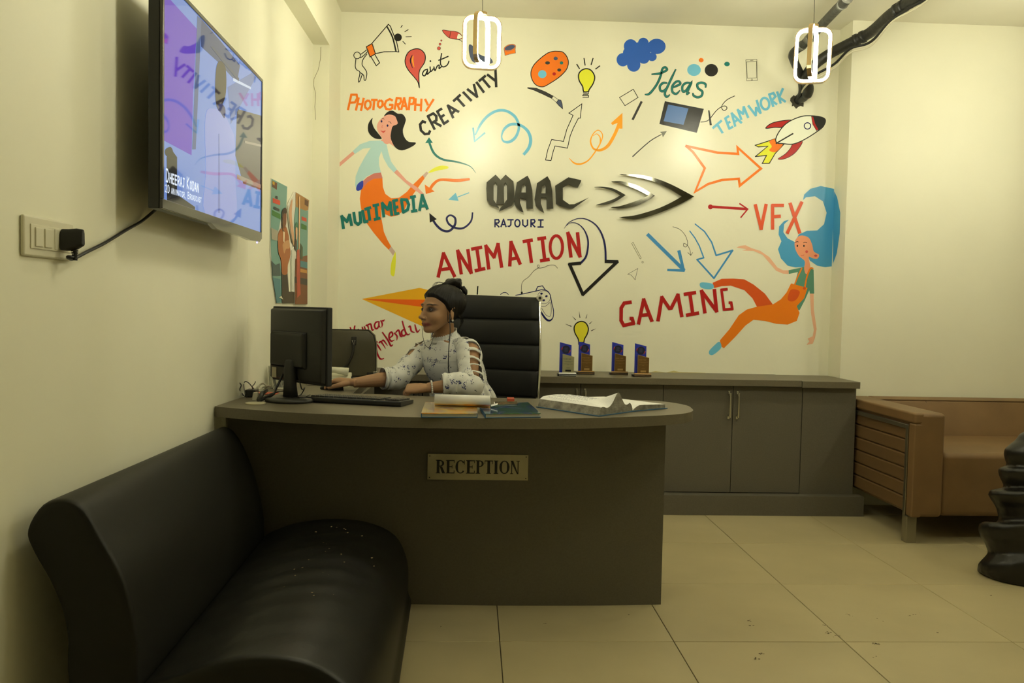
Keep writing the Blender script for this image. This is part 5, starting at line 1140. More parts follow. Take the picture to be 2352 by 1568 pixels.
# ---------------------------------------------------------------- notebooks with printed covers
def printmat(name, cols, scale=6, rough=.12):
    if name in MATS: return MATS[name]
    m_ = mat(name, (.5, .5, .5), rough, coat=.6); nt = m_.node_tree; N = nt.nodes; L = nt.links
    tc = N.new('ShaderNodeTexCoord'); n1 = N.new('ShaderNodeTexNoise'); n1.inputs['Scale'].default_value = scale; n1.inputs['Detail'].default_value = 3; n1.inputs['Distortion'].default_value = .8
    r_ = N.new('ShaderNodeValToRGB'); L.new(tc.outputs['Object'], n1.inputs['Vector']); L.new(n1.outputs['Fac'], r_.inputs[0]); L.new(r_.outputs[0], N['Principled BSDF'].inputs['Base Color'])
    e = r_.color_ramp.elements; e[0].position = .30; e[0].color = srgb(*cols[0]); e[1].position = .70; e[1].color = srgb(*cols[-1])
    for k, c in enumerate(cols[1:-1]): x = e.new(.30+.40*(k+1)/(len(cols)-1)); x.color = srgb(*c)
    return m_
M_page = mat('page_block', (.62, .60, .52), .8, bump=(400, .4, .0006, (.2, .2, 3)))
M_bluec = mat('blue_book_cloth', (.035, .13, .26), .4)
def notebook(label, q4, m_cover, hgt=.0165):
    """q4: near-left, near-right, far-right, far-left on the desk"""
    root = thing('notebook', label, 'book', tuple(sum(q4, Vector())/4)); c = sum(q4, Vector())/4
    def slab(z0_, z1_, s_): 
        b_ = NB(); P = [c+(p-c)*s_ for p in q4]; add_prism(b_, [Vector((p.x, p.y, z0_)) for p in P], Vector((0, 0, z1_-z0_))); return b_
    obj('page_block', slab(DZ+.003, DZ+hgt-.003, .965), M_page, root)
    obj('back_cover', slab(DZ+.0006, DZ+.003, 1), M_bluec, root, bevel=.0008)
    obj('front_cover', slab(DZ+hgt-.003, DZ+hgt, 1), m_cover, root, bevel=.0008)
    a, b_ = q4[0], q4[3]; d = (b_-a)
    bm = NB(); add_prism(bm, [Vector((p.x, p.y, DZ+.001)) for p in (a, a+(q4[1]-a).normalized()*.003, b_+(q4[2]-b_).normalized()*.003, b_)], Vector((0, 0, hgt-.0015))); obj('spine', bm, M_bluec, root)
    return root
Zd = lambda x, y, z=DZ+.0165: Vector((onZ(x, y, z).x, onZ(x, y, z).y, DZ))
notebook('glossy notebook with an orange and yellow picture cover, left one at the desk edge', [Zd(967, 948), Zd(1097, 948.5), Zd(1096, 927.5), Zd(976.6, 922.5)], printmat('orange_print', [(205,110,50),(224,165,60),(230,205,120),(150,140,140),(215,130,60)], 16))
notebook('glossy notebook with a blue and green landscape cover, right one at the desk edge', [Zd(1114, 949.5), Zd(1242, 948), Zd(1213, 923), Zd(1101.6, 930)], printmat('blue_print', [(52,60,96),(60,92,130),(70,110,60),(48,78,120),(150,160,180)], 10))
b2z = DZ+.0166
bm = NB()
root = thing('leaflet_stack', 'small stack of printed leaflets lying on the blue notebook', 'leaflets', onZ(1160, 927, b2z))
LP = [onZ(x, y, b2z) for x, y in ((1135, 930), (1187, 929), (1184, 923.5), (1134, 924))]
for k in range(3): 
    bm = NB(); add_prism(bm, [p+Vector((.002*k, -.001*k, .0014*k)) for p in LP], Vector((0, 0, .001))); obj('leaflet', bm, printmat('leaflet_print', [(120,60,40),(190,160,100),(90,100,90),(170,150,130)], 40) if k == 2 else M_paper, root)
tag(obj('card', box((onZ(1165, 921, DZ).x, onZ(1170, 922, DZ).y, DZ+.0005), (onZ(1181, 921, DZ).x, onZ(1170, 919.5, DZ).y+.01, DZ+.012)), mat('red_card', (.55, .10, .05), .5), None), 'small red card just behind the blue notebook', 'card')
# rolled magazine
root = thing('rolled_magazine', 'white rolled-up magazine lying across the two notebooks', 'magazine', onY(1060, 925, 3.0))
ra, rb = Vector((onY(999, 912, 2.985).x, 2.985, DZ+.0168)), Vector((onY(1126, 915, 2.97).x, 2.97, DZ+.0168))
M_roll = mat('rolled_cover', (.70, .68, .62), .35, coat=.3); M_rollp = printmat('roll_print', [(215,190,140),(222,170,70),(190,90,70),(220,205,190)], 9, .3)
bm = NB(); ra_r, sp_ = .0225, []
for k in range(44):
    a = math.radians(-100+k*16.5); r_ = ra_r-.0042*k/43*2.0
    sp_.append((r_*math.cos(a), r_*math.sin(a)))
rings = []
ax = (rb-ra).normalized(); sd = Vector((-ax.y, ax.x, 0))
for e in (ra, rb): rings.append([e+sd*p[0]+Vector((0, 0, ra_r+p[1])) for p in sp_])
R_ = [[bm.verts.new(p) for p in r_] for r_ in rings]
for k in range(len(sp_)-1): f = bm.faces.new((R_[0][k], R_[0][k+1], R_[1][k+1], R_[1][k])); f.material_index = 1 if (k < 4 or 19 <= k <= 21) else 0
me = bpy.data.meshes.new('sheet'); bm.to_mesh(me); bm.free(); me.polygons.foreach_set('use_smooth', [True]*len(me.polygons))
o = link_mesh('sheet', me, root, [M_roll, M_rollp]); sm_ = o.modifiers.new('s', 'SOLIDIFY'); sm_.thickness = .0012; sm_.offset = 0
bm = NB(); t0_ = rb+Vector((.004, -.002, .004)); add_prism(bm, [t0_, t0_+Vector((.022, .002, .006)), t0_+Vector((.024, .014, .010)), t0_+Vector((0, .016, .004))], Vector((0, 0, .0008))); obj('loose_corner', bm, M_paper, root)
# open register
Lc, Nc, Sc, Rc = [Vector((onZ(x, y, DZ+.002).x, onZ(x, y, DZ+.002).y, DZ)) for x, y in ((1235, 934), (1376, 955), (1453, 944), (1530, 937))]
u_ = (Lc-Nc); UL = u_.length; u_ = u_/UL; v_ = (Sc-Nc).normalized(); v2 = (Rc-Sc).normalized()
SW, RW = (Sc-Nc).length, (Rc-Sc).length
root = thing('register_book', 'big open register with curled dog-eared pages at the desk end', 'book', tuple(Sc))
def rp_(s, t): # s across from the left edge, t along the spine, returns base point
    return (Nc+v_*s if s <= SW else Sc+v2*(s-SW))+u_*t
bm = NB(); g = [(-.006, 0), (SW*.5, 0), (SW-.004, 0), (SW+.004, 0), (SW+RW*.5, 0), (SW+RW+.004, 0)]
rings = []
for t_ in (-.004, UL+.004): rings.append([rp_(s, t_)+Vector((0, 0, .0006)) for s, _ in g]+[rp_(s, t_)+Vector((0, 0, .0032)) for s, _ in g[::-1]])
loft(bm, rings); obj('cover', bm, M_bluec, root)
def block(name, s0_, s1_, hf, ns, nt_, m_top):
    bm = NB(); top, bot = [], []
    for i in range(ns+1):
        s = s0_+(s1_-s0_)*i/ns; ta, ba = [], []
        for j in range(nt_+1):
            t_ = UL*(j/nt_); h_, ds = hf(s, t_); ta.append(bm.verts.new(rp_(s+ds, t_)+Vector((0, 0, .0034+h_)))); ba.append(bm.verts.new(rp_(s, t_)+Vector((0, 0, .0034))))
        top.append(ta); bot.append(ba)
    for i in range(ns):
        for j in range(nt_):
            f = bm.faces.new((top[i][j], top[i+1][j], top[i+1][j+1], top[i][j+1])); f.material_index = 1
            bm.faces.new((bot[i][j], bot[i][j+1], bot[i+1][j+1], bot[i+1][j]))
    for i in range(ns):
        bm.faces.new((bot[i][0], bot[i+1][0], top[i+1][0], top[i][0])); bm.faces.new((top[i][nt_], top[i+1][nt_], bot[i+1][nt_], bot[i][nt_]))
    for j in range(nt_):
        bm.faces.new((top[0][j], top[0][j+1], bot[0][j+1], bot[0][j])); bm.faces.new((bot[ns][j], bot[ns][j+1], top[ns][j+1], top[ns][j]))
    me = bpy.data.meshes.new(name); bm.to_mesh(me); bm.free(); return link_mesh(name, me, root, [M_edge, m_top])
M_edge = mat('worn_page_edges', (.36, .33, .26), .85, bump=(160, 1.0, .004, (.25, .25, 6)), vary=(45, .45)); M_pg = mat('written_page', (.80, .79, .75), .7, vary=(120, .05))
def hl(s, t_):
    e = SW-s; h_ = .034*min(1, (max(e, 0)/.02))**.5 if e < .02 else .034+.005*math.sin(s*18)
    h_ -= .006*max(0, 1-s/.03)
    bmp = math.exp(-((s-.115)/.026)**2)*max(0, 1-t_/.11)**1.2*.036
    dip = -.010*math.exp(-((s-.165)/.02)**2)*max(0, 1-t_/.10)-.014*math.exp(-((s-.05)/.03)**2)*max(0, 1-t_/.07)
    return h_+bmp+dip, .012*max(0, 1-s/.03)
def hr(s, t_):
    e = s-SW; h_ = .019*min(1, max(e, 0)/.035)**.6-.004*max(0, e-.06)/.1
    return h_, 0
block('left_pages', .0, SW-.001, hl, 34, 24, M_pg); block('right_pages', SW+.001, SW+RW-.006, hr, 20, 6, M_pg)
bm = NB(); rr = random.Random(9)      # handwriting on the left page
for r_ in range(15):
    t_ = UL*(.36+.04*r_)
    for c in range(5):
        s = .025+c*.034; ln = rr.uniform(.008, .022)
        a = rp_(s, t_)+Vector((0, 0, .0040+hl(s, t_)[0])); b_ = rp_(s+ln, t_)+Vector((0, 0, .0040+hl(s+ln, t_)[0]))
        add_tube(bm, [a, (a+b_)/2+u_*rr.uniform(-.001, .001), b_], .0004, 3)
o = obj('handwriting', bm, mat('blue_ink', (.10, .10, .25), .5), root); o['kind'] = 'stuff'
# ---------------------------------------------------------------- trophies
M_tb = mat('blue_acrylic', (.020, .035, .42), .15, coat=.5); M_gd = mat('bronze_plate', (.20, .115, .035), .35, .6); M_sv = mat('silver_plate', (.42, .40, .24), .35, .5); M_blk = mat('black_wood_base', (.010, .010, .010), .3)
def trophy(label, px_, py_, silver):
    f_ = onZ(px_, py_, CZ); y = f_.y; x = f_.x; s_ = y/4.66*1.0
    root = thing('trophy', label, 'trophy', (x, y+.02, CZ), 'award trophies on the back worktop')
    w_ = .052
    obj('base', box((x-w_, y, CZ+.0005), (x+w_, y+.045, CZ+.014)), M_blk, root, bevel=.001)
    bm = NB(); add_prism(bm, [Vector((x-w_+.008, y-.0008, CZ+.006)), Vector((x+w_, y-.0008, CZ+.006)), Vector((x+w_, y+.008, CZ+.020)), Vector((x-w_+.008, y+.008, CZ+.020))], Vector((0, .003, 0)))
    bp_ = obj('base_plate', bm, M_paper if silver else M_gd, root)
    bm = NB(); x0_, x1_ = x-.040, x+.026
    add_prism(bm, [Vector((x0_, y+.028, CZ+.014)), Vector((x1_, y+.028, CZ+.014)), Vector((x1_, y+.028, CZ+.172)), Vector((x0_, y+.028, CZ+.188))], Vector((0, .006, 0))); obj('blue_panel', bm, M_tb, root, bevel=.0006)
    cx_, cz_ = x-.005, CZ+.147
    bm = NB(); add_cyl(bm, (cx_, y+.0274, cz_), .023, .001, 28, RX90); em = obj('emblem', bm, mat('emblem_navy', (.012, .015, .05), .3), root)
    for a0, rr_ in ((2.4, .0235), (-1.0, .0235)):
        bm = NB(); add_tube(bm, [Vector((cx_+rr_*math.cos(a0+k*.15), y+.0268, cz_+rr_*math.sin(a0+k*.15))) for k in range(7)], [.001, .003, .0035, .003, .001], 6); obj('emblem_arc', bm, mat('emblem_red', (.35, .03, .06), .3), em)
    bm = NB(); rq = random.Random(px_)
    for r_ in range(4): add_box(bm, (cx_-.011+rq.uniform(0, .004), y+.0264, cz_+.009-.006*r_), (cx_+.011-rq.uniform(0, .005), y+.0268, cz_+.0105-.006*r_))
    o = obj('emblem_print', bm, mat('emblem_pale', (.12, .15, .25), .4), em); o['kind'] = 'stuff'
    pm_ = M_sv if silver else M_gd; pe = M_sv if silver else mat('bronze_edge', (.50, .33, .13), .35, .6)
    a0, a1 = x-.025, x+.040
    bm = NB(); add_prism(bm, [Vector((a0, y+.012, CZ+.0145)), Vector((a1, y+.012, CZ+.0145)), Vector((a1, y+.012, CZ+.108)), Vector((a0, y+.012, CZ+.124))], Vector((0, .006, 0))); obj('front_panel', bm, pe, root)
    bm = NB(); add_prism(bm, [Vector((a0+.0018, y+.0112, CZ+.0165)), Vector((a1-.0018, y+.0112, CZ+.0165)), Vector((a1-.0018, y+.0112, CZ+.1065)), Vector((a0+.0018, y+.0112, CZ+.1215))], Vector((0, .0007, 0))); pl = obj('front_plate', bm, pm_, root)
    ink = mat('plate_ink_dark', (.05, .08, .10), .4) if silver else mat('plate_ink_gold', (.38, .22, .07), .4)
    bm = NB(); h_ = .0062; text_bm(bm, 'Silver Winner' if silver else 'Bronze Winner', lambda u, v: Vector((a0+.005+u*h_*.72, y+.0108, CZ+.093+v*h_)), .16); obj('lettering', bm, ink, pl)
    bm = NB()
    for z, w0, w1 in ((.083, .006, .058), (.0785, .016, .048), (.067, .006, .058), (.0625, .026, .036), (.046, .022, .042)): add_box(bm, (a0+w0, y+.0108, CZ+z), (a0+w1, y+.0111, CZ+z+.0012))
    o = obj('small_print', bm, ink, pl); o['kind'] = 'stuff'
    obj('logo_patch', box((a0+.017, y+.0106, CZ+.026), (a0+.048, y+.0111, CZ+.036)), M_blk if silver else pe, pl)
trophy('blue trophy with a silver front plate, leftmost of the four', 1302, 864, True)
trophy('blue trophy with a bronze plate, second from left beside the silver one', 1345, 860, False)
trophy('blue trophy with a bronze plate, third from left, set slightly back', 1422, 861, False)
trophy('blue trophy with a bronze plate, rightmost of the four', 1475, 865.6, False)
# ================================================================ THE RECEPTIONIST
import numpy as np
TH = math.radians(54)
HC = Vector((-.136, 3.745, 1.098))
HXs = Vector((-math.cos(TH), math.sin(TH), 0)); HYs = Vector((-math.sin(TH), -math.cos(TH), 0))
HS = 1.05
HMT = Matrix(((HXs.x*HS, HYs.x*HS, 0, HC.x), (HXs.y*HS, HYs.y*HS, 0, HC.y), (0, 0, 1, HC.z), (0, 0, 0, 1)))
HIN = HMT.inverted()
def ell(P, c, r): 
    q = (P-np.array(c))/np.array(r); k0 = np.linalg.norm(q, axis=1); k1 = np.linalg.norm(q/np.array(r), axis=1)
    return k0*(k0-1)/np.maximum(k1, 1e-9)
def caps(P, a, b, r0, r1):
    a, b = np.array(a), np.array(b); ab = b-a; t = np.clip(((P-a)@ab)/(ab@ab), 0, 1); return np.linalg.norm(P-a-t[:, None]*ab, axis=1)-(r0+(r1-r0)*t)
def smin(a, b, k): h = np.clip(.5+.5*(b-a)/k, 0, 1); return b*(1-h)+a*h-k*h*(1-h)
def smax(a, b, k): return -smin(-a, -b, k)
def head_sdf(P):
    Q = P.copy(); Q[:, 0] = np.abs(Q[:, 0])
    d = ell(Q, (0, -.010, .050), (.071, .084, .076))
    d = smin(d, ell(Q, (0, .034, .008), (.056, .056, .068)), .03)
    d = smin(d, ell(Q, (0, .056, -.038), (.036, .034, .034)), .02)
    d = smin(d, ell(Q, (0, .074, -.068), (.018, .017, .015)), .016)
    d = smin(d, caps(Q, (.047, .010, -.020), (.018, .062, -.066), .013, .012), .018)
    d = smin(d, ell(Q, (.034, .060, -.012), (.024, .024, .024)), .02)
    d = smin(d, ell(Q, (.024, .079, .041), (.024, .008, .007)), .012)
    d = smin(d, ell(Q, (0, .078, -.034), (.022, .014, .020)), .012)
    d = smax(d, -ell(Q, (.031, .097, .021), (.018, .014, .012)), .010)
    d = smin(d, caps(Q, (0, .083, .030), (0, .105, -.010), .0065, .0085), .008)
    d = smin(d, ell(Q, (0, .109, -.014), (.0095, .010, .0085)), .006)
    d = smin(d, ell(Q, (.0105, .099, -.018), (.0065, .008, .006)), .005)
    d = smin(d, ell(Q, (.006, .0925, -.0415), (.014, .0055, .0035)), .003)
    d = smin(d, ell(Q, (0, .0905, -.0495), (.015, .0065, .0048)), .003)
    d = smax(d, -ell(Q, (0, .099, -.0452), (.020, .004, .0010)), .002)
    return d
def radial(sdf, dirs, c0, it=26, rmax=.2):
    lo = np.zeros(len(dirs)); hi = np.full(len(dirs), rmax)
    for _ in range(it):
        mid = (lo+hi)/2; s_ = sdf(c0+dirs*mid[:, None]) > 0; hi = np.where(s_, mid, hi); lo = np.where(s_, lo, mid)
    return (lo+hi)/2
def sphere_dirs(nu, nv):
    D = []
    for j in range(nv+1):
        ph = math.pi*j/nv
        for i in range(nu): a = 2*math.pi*i/nu; D.append((math.sin(ph)*math.cos(a), math.sin(ph)*math.sin(a), math.cos(ph)))
    return np.array(D)
def grid_faces(nu, nv): return [(j*nu+i, j*nu+(i+1) % nu, (j+1)*nu+(i+1) % nu, (j+1)*nu+i) for j in range(nv) for i in range(nu)]
NU, NV = 180, 130
# poles run front-to-back axis turned so that detail is even on the face
D = sphere_dirs(NU, NV); D = np.stack([D[:, 0], D[:, 2], -D[:, 1]], 1)
C0 = np.array((0, .01, .005)); rad = radial(head_sdf, D, C0); HV = C0+D*rad[:, None]
body = NB()
vs_ = [body.verts.new(HMT @ Vector(p)) for p in HV]
for f in grid_faces(NU, NV):
    try: body.faces.new([vs_[i] for i in f])
    except ValueError: pass
bmesh.ops.remove_doubles(body, verts=body.verts[:], dist=1e-5)
def W(x, y, z): return HMT @ Vector((x, y, z))
# ear (her left, towards the viewer) and the far one
for sx in (-1, 1):
    e0 = [W(sx*.068, -.004+.012*math.cos(a)*(1+.15*math.sin(a)), .004+.027*math.sin(a)) for a in [math.radians(k) for k in range(-110, 150, 13)]]
    add_tube(body, [p+HXs*(.009*HS*sx*(1 if 2 < i < 18 else .4)) for i, p in enumerate(e0)], [.004]+[.0042]*(len(e0)-2)+[.003], 8)
    add_ball(body, W(sx*.0735, .0, -.022), .0065, 10, 8, (1, 1, 1.2)); add_ball(body, W(sx*.070, -.004, .0), .011, 10, 8, (.6, .9, 1.9))
LD = Vector((.67, -.742, 0)); FD = Vector((-.742, -.67, 0))      # her left, her front
TR = [(.50, -.005, 3.865, .165, .125), (.60, -.02, 3.85, .150, .112), (.70, -.04, 3.835, .132, .098), (.77, -.055, 3.82, .128, .098), (.84, -.078, 3.81, .138, .112), (.885, -.092, 3.805, .146, .104), (.925, -.106, 3.80, .150, .086), (.955, -.116, 3.80, .138, .068), (.978, -.122, 3.80, .100, .056), (.995, -.126, 3.795, .062, .050)]
def tring(z, cx_, cy_, w_, d_, off=0, n=40, fn=None):
    out = []
    for k in range(n):
        a = 2*math.pi*k/n; ca, sa = math.cos(a), math.sin(a)
        e = .85; u = (w_+off)*math.copysign(abs(ca)**e, ca); v = (d_+off)*math.copysign(abs(sa)**e, sa)
        p = Vector((cx_, cy_, z))+LD*u+FD*v
        p.z -= .028*max(0, abs(ca)-.4) if z > .93 else 0
        out.append(fn(p, a, z) if fn else p)
    return out
rings = [tring(*t_) for t_ in TR]
for z, x, y, r_ in ((1.01, -.128, 3.785, .047), (1.03, -.130, 3.775, .046), (1.06, -.132, 3.765, .047)): rings.append([Vector((x, y, z))+LD*r_*math.cos(2*math.pi*k/40)+FD*r_*math.sin(2*math.pi*k/40) for k in range(40)])
loft(body, rings)
SL, EL, WL = Vector((-.012, 3.672, .938)), Vector((-.004, 3.515, .806)), Vector((-.185, 3.492, .792))
SR, ER, WR = Vector((-.232, 3.895, .915)), Vector((-.335, 3.735, .810)), Vector((-.512, 3.635, .794))
def limb(a, b, c, r): 
    P = [a+(a-b)*.12, a, a.lerp(b, .5), b, b.lerp(c, .35), b.lerp(c, .75), c]; return P, r
for (a, b, c) in ((SL, EL, WL), (SR, ER, WR)):
    P, r_ = limb(a, b, c, None); q = crom([(p.x, p.y, p.z, rr_) for p, rr_ in zip(P, (.030, .046, .040, .033, .033, .026, .021))], False, 5)
    add_tube(body, [Vector(v[:3]) for v in q], [v[3] for v in q], 14)
def hand(w_, fwd, up, curl, side, spread=.5):
    """palm, four jointed fingers and a thumb; side=+1 thumb towards fwd x up"""
    fwd = fwd.normalized(); up = (up-fwd*up.dot(fwd)).normalized(); lat = fwd.cross(up)*side
    def ring(c, hw, ht): return [c+lat*hw*math.copysign(abs(math.cos(a))**.7, math.cos(a))+up*ht*math.sin(a) for a in [2*math.pi*k/14 for k in range(14)]]
    loft(body, [ring(w_-fwd*.02, .024, .017), ring(w_, .024, .0165), ring(w_+fwd*.02, .031, .016), ring(w_+fwd*.05, .038, .015), ring(w_+fwd*.076, .038, .013), ring(w_+fwd*.086, .034, .009)])
    for k, (o_, ln) in enumerate(((.029, .066), (.0095, .074), (-.0105, .069), (-.029, .054))):
        p = w_+fwd*(.070-.004*abs(k-1.2))+lat*o_*.95; d = (fwd+lat*o_*spread*3).normalized(); P = [p-d*.02, p]; R_ = [.0090, .0092]
        for j, (f_, rr_) in enumerate(((.46, .0086), (.30, .0078), (.24, .0068))):
            ax_ = d.cross(up) if True else lat; d = (Matrix.Rotation(-curl[j], 3, ax_.normalized()) @ d).normalized(); up2 = up
            p = p+d*ln*f_; P.append(p); R_.append(rr_)
        q = crom([(v.x, v.y, v.z, r_) for v, r_ in zip(P, R_)], False, 3); add_tube(body, [Vector(v[:3]) for v in q], [v[3] for v in q], 9); add_ball(body, P[-1], .0067, 8, 6)
    p = w_+fwd*.012+lat*.020-up*.003; P = [p, p+(fwd*.6+lat*.75-up*.2).normalized()*.034, p+(fwd*.6+lat*.75-up*.2).normalized()*.034+(fwd*.85+lat*.35-up*.3).normalized()*.030, p+(fwd*.6+lat*.75-up*.2).normalized()*.034+(fwd*.85+lat*.35-up*.3).normalized()*.030+(fwd*.95+lat*.1-up*.35).normalized()*.024]
    q = crom([(v.x, v.y, v.z, r_) for v, r_ in zip(P, (.0135, .0115, .0095, .0075))], False, 3); add_tube(body, [Vector(v[:3]) for v in q], [v[3] for v in q], 9); add_ball(body, P[-1], .0073, 8, 6)
hand(WR+Vector((-.004, .002, .002)), Vector((-.93, .36, .06)), Vector((0, 0, 1)), (.30, .45, .30), -1)
hand(WL+Vector((-.004, 0, -.001)), Vector((-1, .05, -.05)), Vector((0, -.35, .94)), (.75, .9, .6), 1, .1)
bmesh.ops.recalc_face_normals(body, faces=body.faces[:])
me = bpy.data.meshes.new('person'); body.to_mesh(me); body.free()
me = remeshed('body', me, .0029, 3, .45)
# skin colour by place on the face (lips, brows, kohl)
nv = len(me.vertices); co = np.empty(nv*3); me.vertices.foreach_get('co', co); co = co.reshape(-1, 3)
A = np.array(HIN.to_3x3()); tr = np.array(HIN.translation); L_ = co@A.T+tr
colr = np.tile(np.array((.35, .195, .098)), (nv, 1)); ax_ = np.abs(L_[:, 0])
near = (np.linalg.norm(L_, axis=1) < .16)
def mixc(mask, c): 
    global colr
    mk = np.clip(mask, 0, 1)[:, None]; colr = colr*(1-mk)+np.array(c)*mk
g_ = lambda d, s_: np.exp(-np.clip(d, 0, 9e3)/s_)
fr_ = near & (L_[:, 1] > .05)
el_ = lambda x, z, rx, rz: ((ax_-x)/rx)**2+((L_[:, 2]-z)/rz)**2
mixc(fr_*np.clip(1.5-el_(.012, -.0450, .0185, .0085), 0, 1)*.9*(L_[:, 1] > .07), (.20, .045, .04))
mixc(near*np.clip(1.6-el_(.031, .020, .0200, .0115), 0, 1)*.86*(L_[:, 1] > .045), (.035, .018, .012))
bz = .0395+.004*np.cos((ax_-.030)/.018*1.2); mixc(near*(L_[:, 1] > .04)*np.clip(1.6-((L_[:, 2]-bz)/.0028)**2, 0, 1)*np.clip(1.4-((ax_-.031)/.020)**2, 0, 1), (.014, .009, .007))
mixc(fr_*np.clip(1.4-(((ax_-.006)/.0042)**2+((L_[:, 2]+.0225)/.0022)**2), 0, 1)*(L_[:, 1] > .09)*.8, (.05, .02, .012))
at = me.attributes.new('skin', 'FLOAT_COLOR', 'POINT'); at.data.foreach_set('color', np.hstack([colr, np.ones((nv, 1))]).astype(np.float32).ravel())
M_skin = mat('skin', (.4, .225, .115), .48, spec=.35)
M_skin.node_tree.nodes['Principled BSDF'].inputs['Subsurface Weight'].default_value = .08
M_skin.node_tree.nodes['Principled BSDF'].inputs['Subsurface Radius'].default_value = (.01, .005, .003)
an = M_skin.node_tree.nodes.new('ShaderNodeAttribute'); an.attribute_name = 'skin'; M_skin.node_tree.links.new(an.outputs['Color'], M_skin.node_tree.nodes['Principled BSDF'].inputs['Base Color'])
person = thing('person', 'seated receptionist in a white floral blouse with hair in a bun', 'person', (-.02, 3.86, .5))
link_mesh('body', me, person, M_skin)
# ---- eyes
M_ew = mat('eye_white', (.45, .42, .36), .15); M_ei = mat('dark_iris', (.012, .008, .006), .08); M_lid = mat('dark_eyelid', (.045, .024, .016), .5)
for sx in (-1, 1):
    bm = NB(); bmesh.ops.create_uvsphere(bm, u_segments=28, v_segments=20, radius=.0112, matrix=Matrix.Translation((sx*.030, .0748, .0195)))
    for f in bm.faces:
        c = f.calc_center_median(); x = (c.x-sx*.030); z = c.z-.0190; slit = .0042*max(0, 1-(x/.0105)**2)
        f.material_index = 2 if abs(z) > slit else (1 if math.hypot(x+.0012, z) < .0050 else 0)
    bmesh.ops.transform(bm, matrix=HMT, verts=bm.verts[:]); me2 = bpy.data.meshes.new('eye'); bm.to_mesh(me2); bm.free(); me2.polygons.foreach_set('use_smooth', [True]*len(me2.polygons))
    link_mesh('eye', me2, person, [M_ew, M_ei, M_lid])
    bm = NB(); add_tube(bm, [W(sx*.030+.0125*t_, .0748+.0112*math.sqrt(max(0, 1-(t_*1.0)**2))*.98+.001, .0195+.0044*(1-t_*t_)) for t_ in [k/5-1 for k in range(11)]], [.0005, .0010, .0012, .0010, .0005], 5); obj('eyelash', bm, M_ei, person)
# ---- hair cap, radial shell over the skull swept back to the bun
M_hair = mat('black_brown_hair', (.006, .0045, .003), .5, spec=.28, bump=(220, .35, .0015, (1, 1, .35)))
def hairline(y): return float(np.interp(y, [-.2, -.018, -.012, .012, .035, .060, .075, .2], [-.062, -.058, -.005, .012, .045, .070, .079, .080]))
NU2, NV2 = 150, 100; D2 = sphere_dirs(NU2, NV2); rad2 = radial(head_sdf, D2, C0, 20); PH = C0+D2*rad2[:, None]
bun = np.array((-.006, -.062, .125)); out = []
for p, d in zip(PH, D2):
    h = hairline(p[1]-.25*max(0, .03-abs(p[0]))); m_ = max(0, min(1, (p[2]-h)/.012+.2)); m_ = m_*m_*(3-2*m_)
    v = np.array(p)-bun; az = math.atan2(v[0], v[1]); th_ = .0115+.003*math.sin(p[2]*30)+.0013*math.sin(az*38+6*math.sin(az*5))+.0008*math.sin(az*90+3*p[2]*40)
    out.append(Vector(p)+Vector(d)*(th_*m_-.004*(1-m_)))
bm = NB(); V = [bm.verts.new(HMT @ v) for v in out]
for f in grid_faces(NU2, NV2):
    try: bm.faces.new([V[i] for i in f])
    except ValueError: pass
bmesh.ops.remove_doubles(bm, verts=bm.verts[:], dist=1e-5); obj('hair', bm, M_hair, person, smooth=True)
bm = NB(); rb_ = random.Random(8)
B0 = HIN @ onY(1042, 652, 3.80)
add_ball(bm, B0, .030, 16, 12, (1.1, 1.1, .85))
for k in range(5):
    ph_ = k*1.25; R0 = .027+.003*(k % 2); axis = Vector((math.sin(ph_)*.5, math.cos(ph_)*.5, 1)).normalized(); u1 = axis.orthogonal().normalized(); u2 = axis.cross(u1)
    add_tube(bm, [B0+(u1*math.cos(a)+u2*math.sin(a))*R0+axis*(.007*math.sin(2*a+k)) for a in [2*math.pi*i/26 for i in range(26)]], .0095, 10, closed=True)
add_tube(bm, [Vector(p) for p in ((.01, .01, .118), (.0, -.02, .136), (-.01, -.05, .150), (-.02, -.075, .140))], [.012, .014, .012, .008], 10)
add_tube(bm, [Vector(p) for p in ((-.02, -.085, .125), (-.03, -.095, .105), (-.035, -.098, .09))], [.012, .012, .006], 10)
for v in bm.verts: v.co = HMT @ v.co
me2 = bpy.data.meshes.new('hair_bun'); bmesh.ops.recalc_face_normals(bm, faces=bm.faces[:]); bm.to_mesh(me2); bm.free()
link_mesh('hair_bun', remeshed('hair_bun', me2, .0035, 2, .4), person, M_hair)
bm = NB()
for k in range(26):                                   # loose strands: by the ear, at the nape, over the crown
    if k < 8: P = [(-.066, .030-.003*k*.4, .040), (-.071, .022, .012-.002*k), (-.070-.0008*k, .018+.001*k, -.020-.003*k)]
    elif k < 18: a = (k-8)/10; P = [(-.060+.02*a, -.040-.03*a, .0), (-.062+.02*a, -.052-.03*a, -.03), (-.050+.03*a, -.050-.02*a, -.062-.01*rb_.random())]
    else: a = (k-18)/8; P = [(-.02+.04*a, .060-.01*a, .112), (-.02+.03*a, .035, .140+.004*rb_.random()), (-.01, -.01, .138), (-.01, -.04, .145)]
    add_tube(bm, [HMT @ Vector(v[:3]) for v in crom(P, False, 5)], [.0012 if 8 <= k < 18 else .0006, .0004], 4)
o = obj('hair_strands', bm, M_hair, person); o['kind'] = 'stuff'
bm = NB(); add_ball(bm, W(-.080, .002, -.026), .0046, 12, 8); obj('earring', bm, mat('pearl', (.75, .72, .62), .12, coat=.6), person, smooth=True)
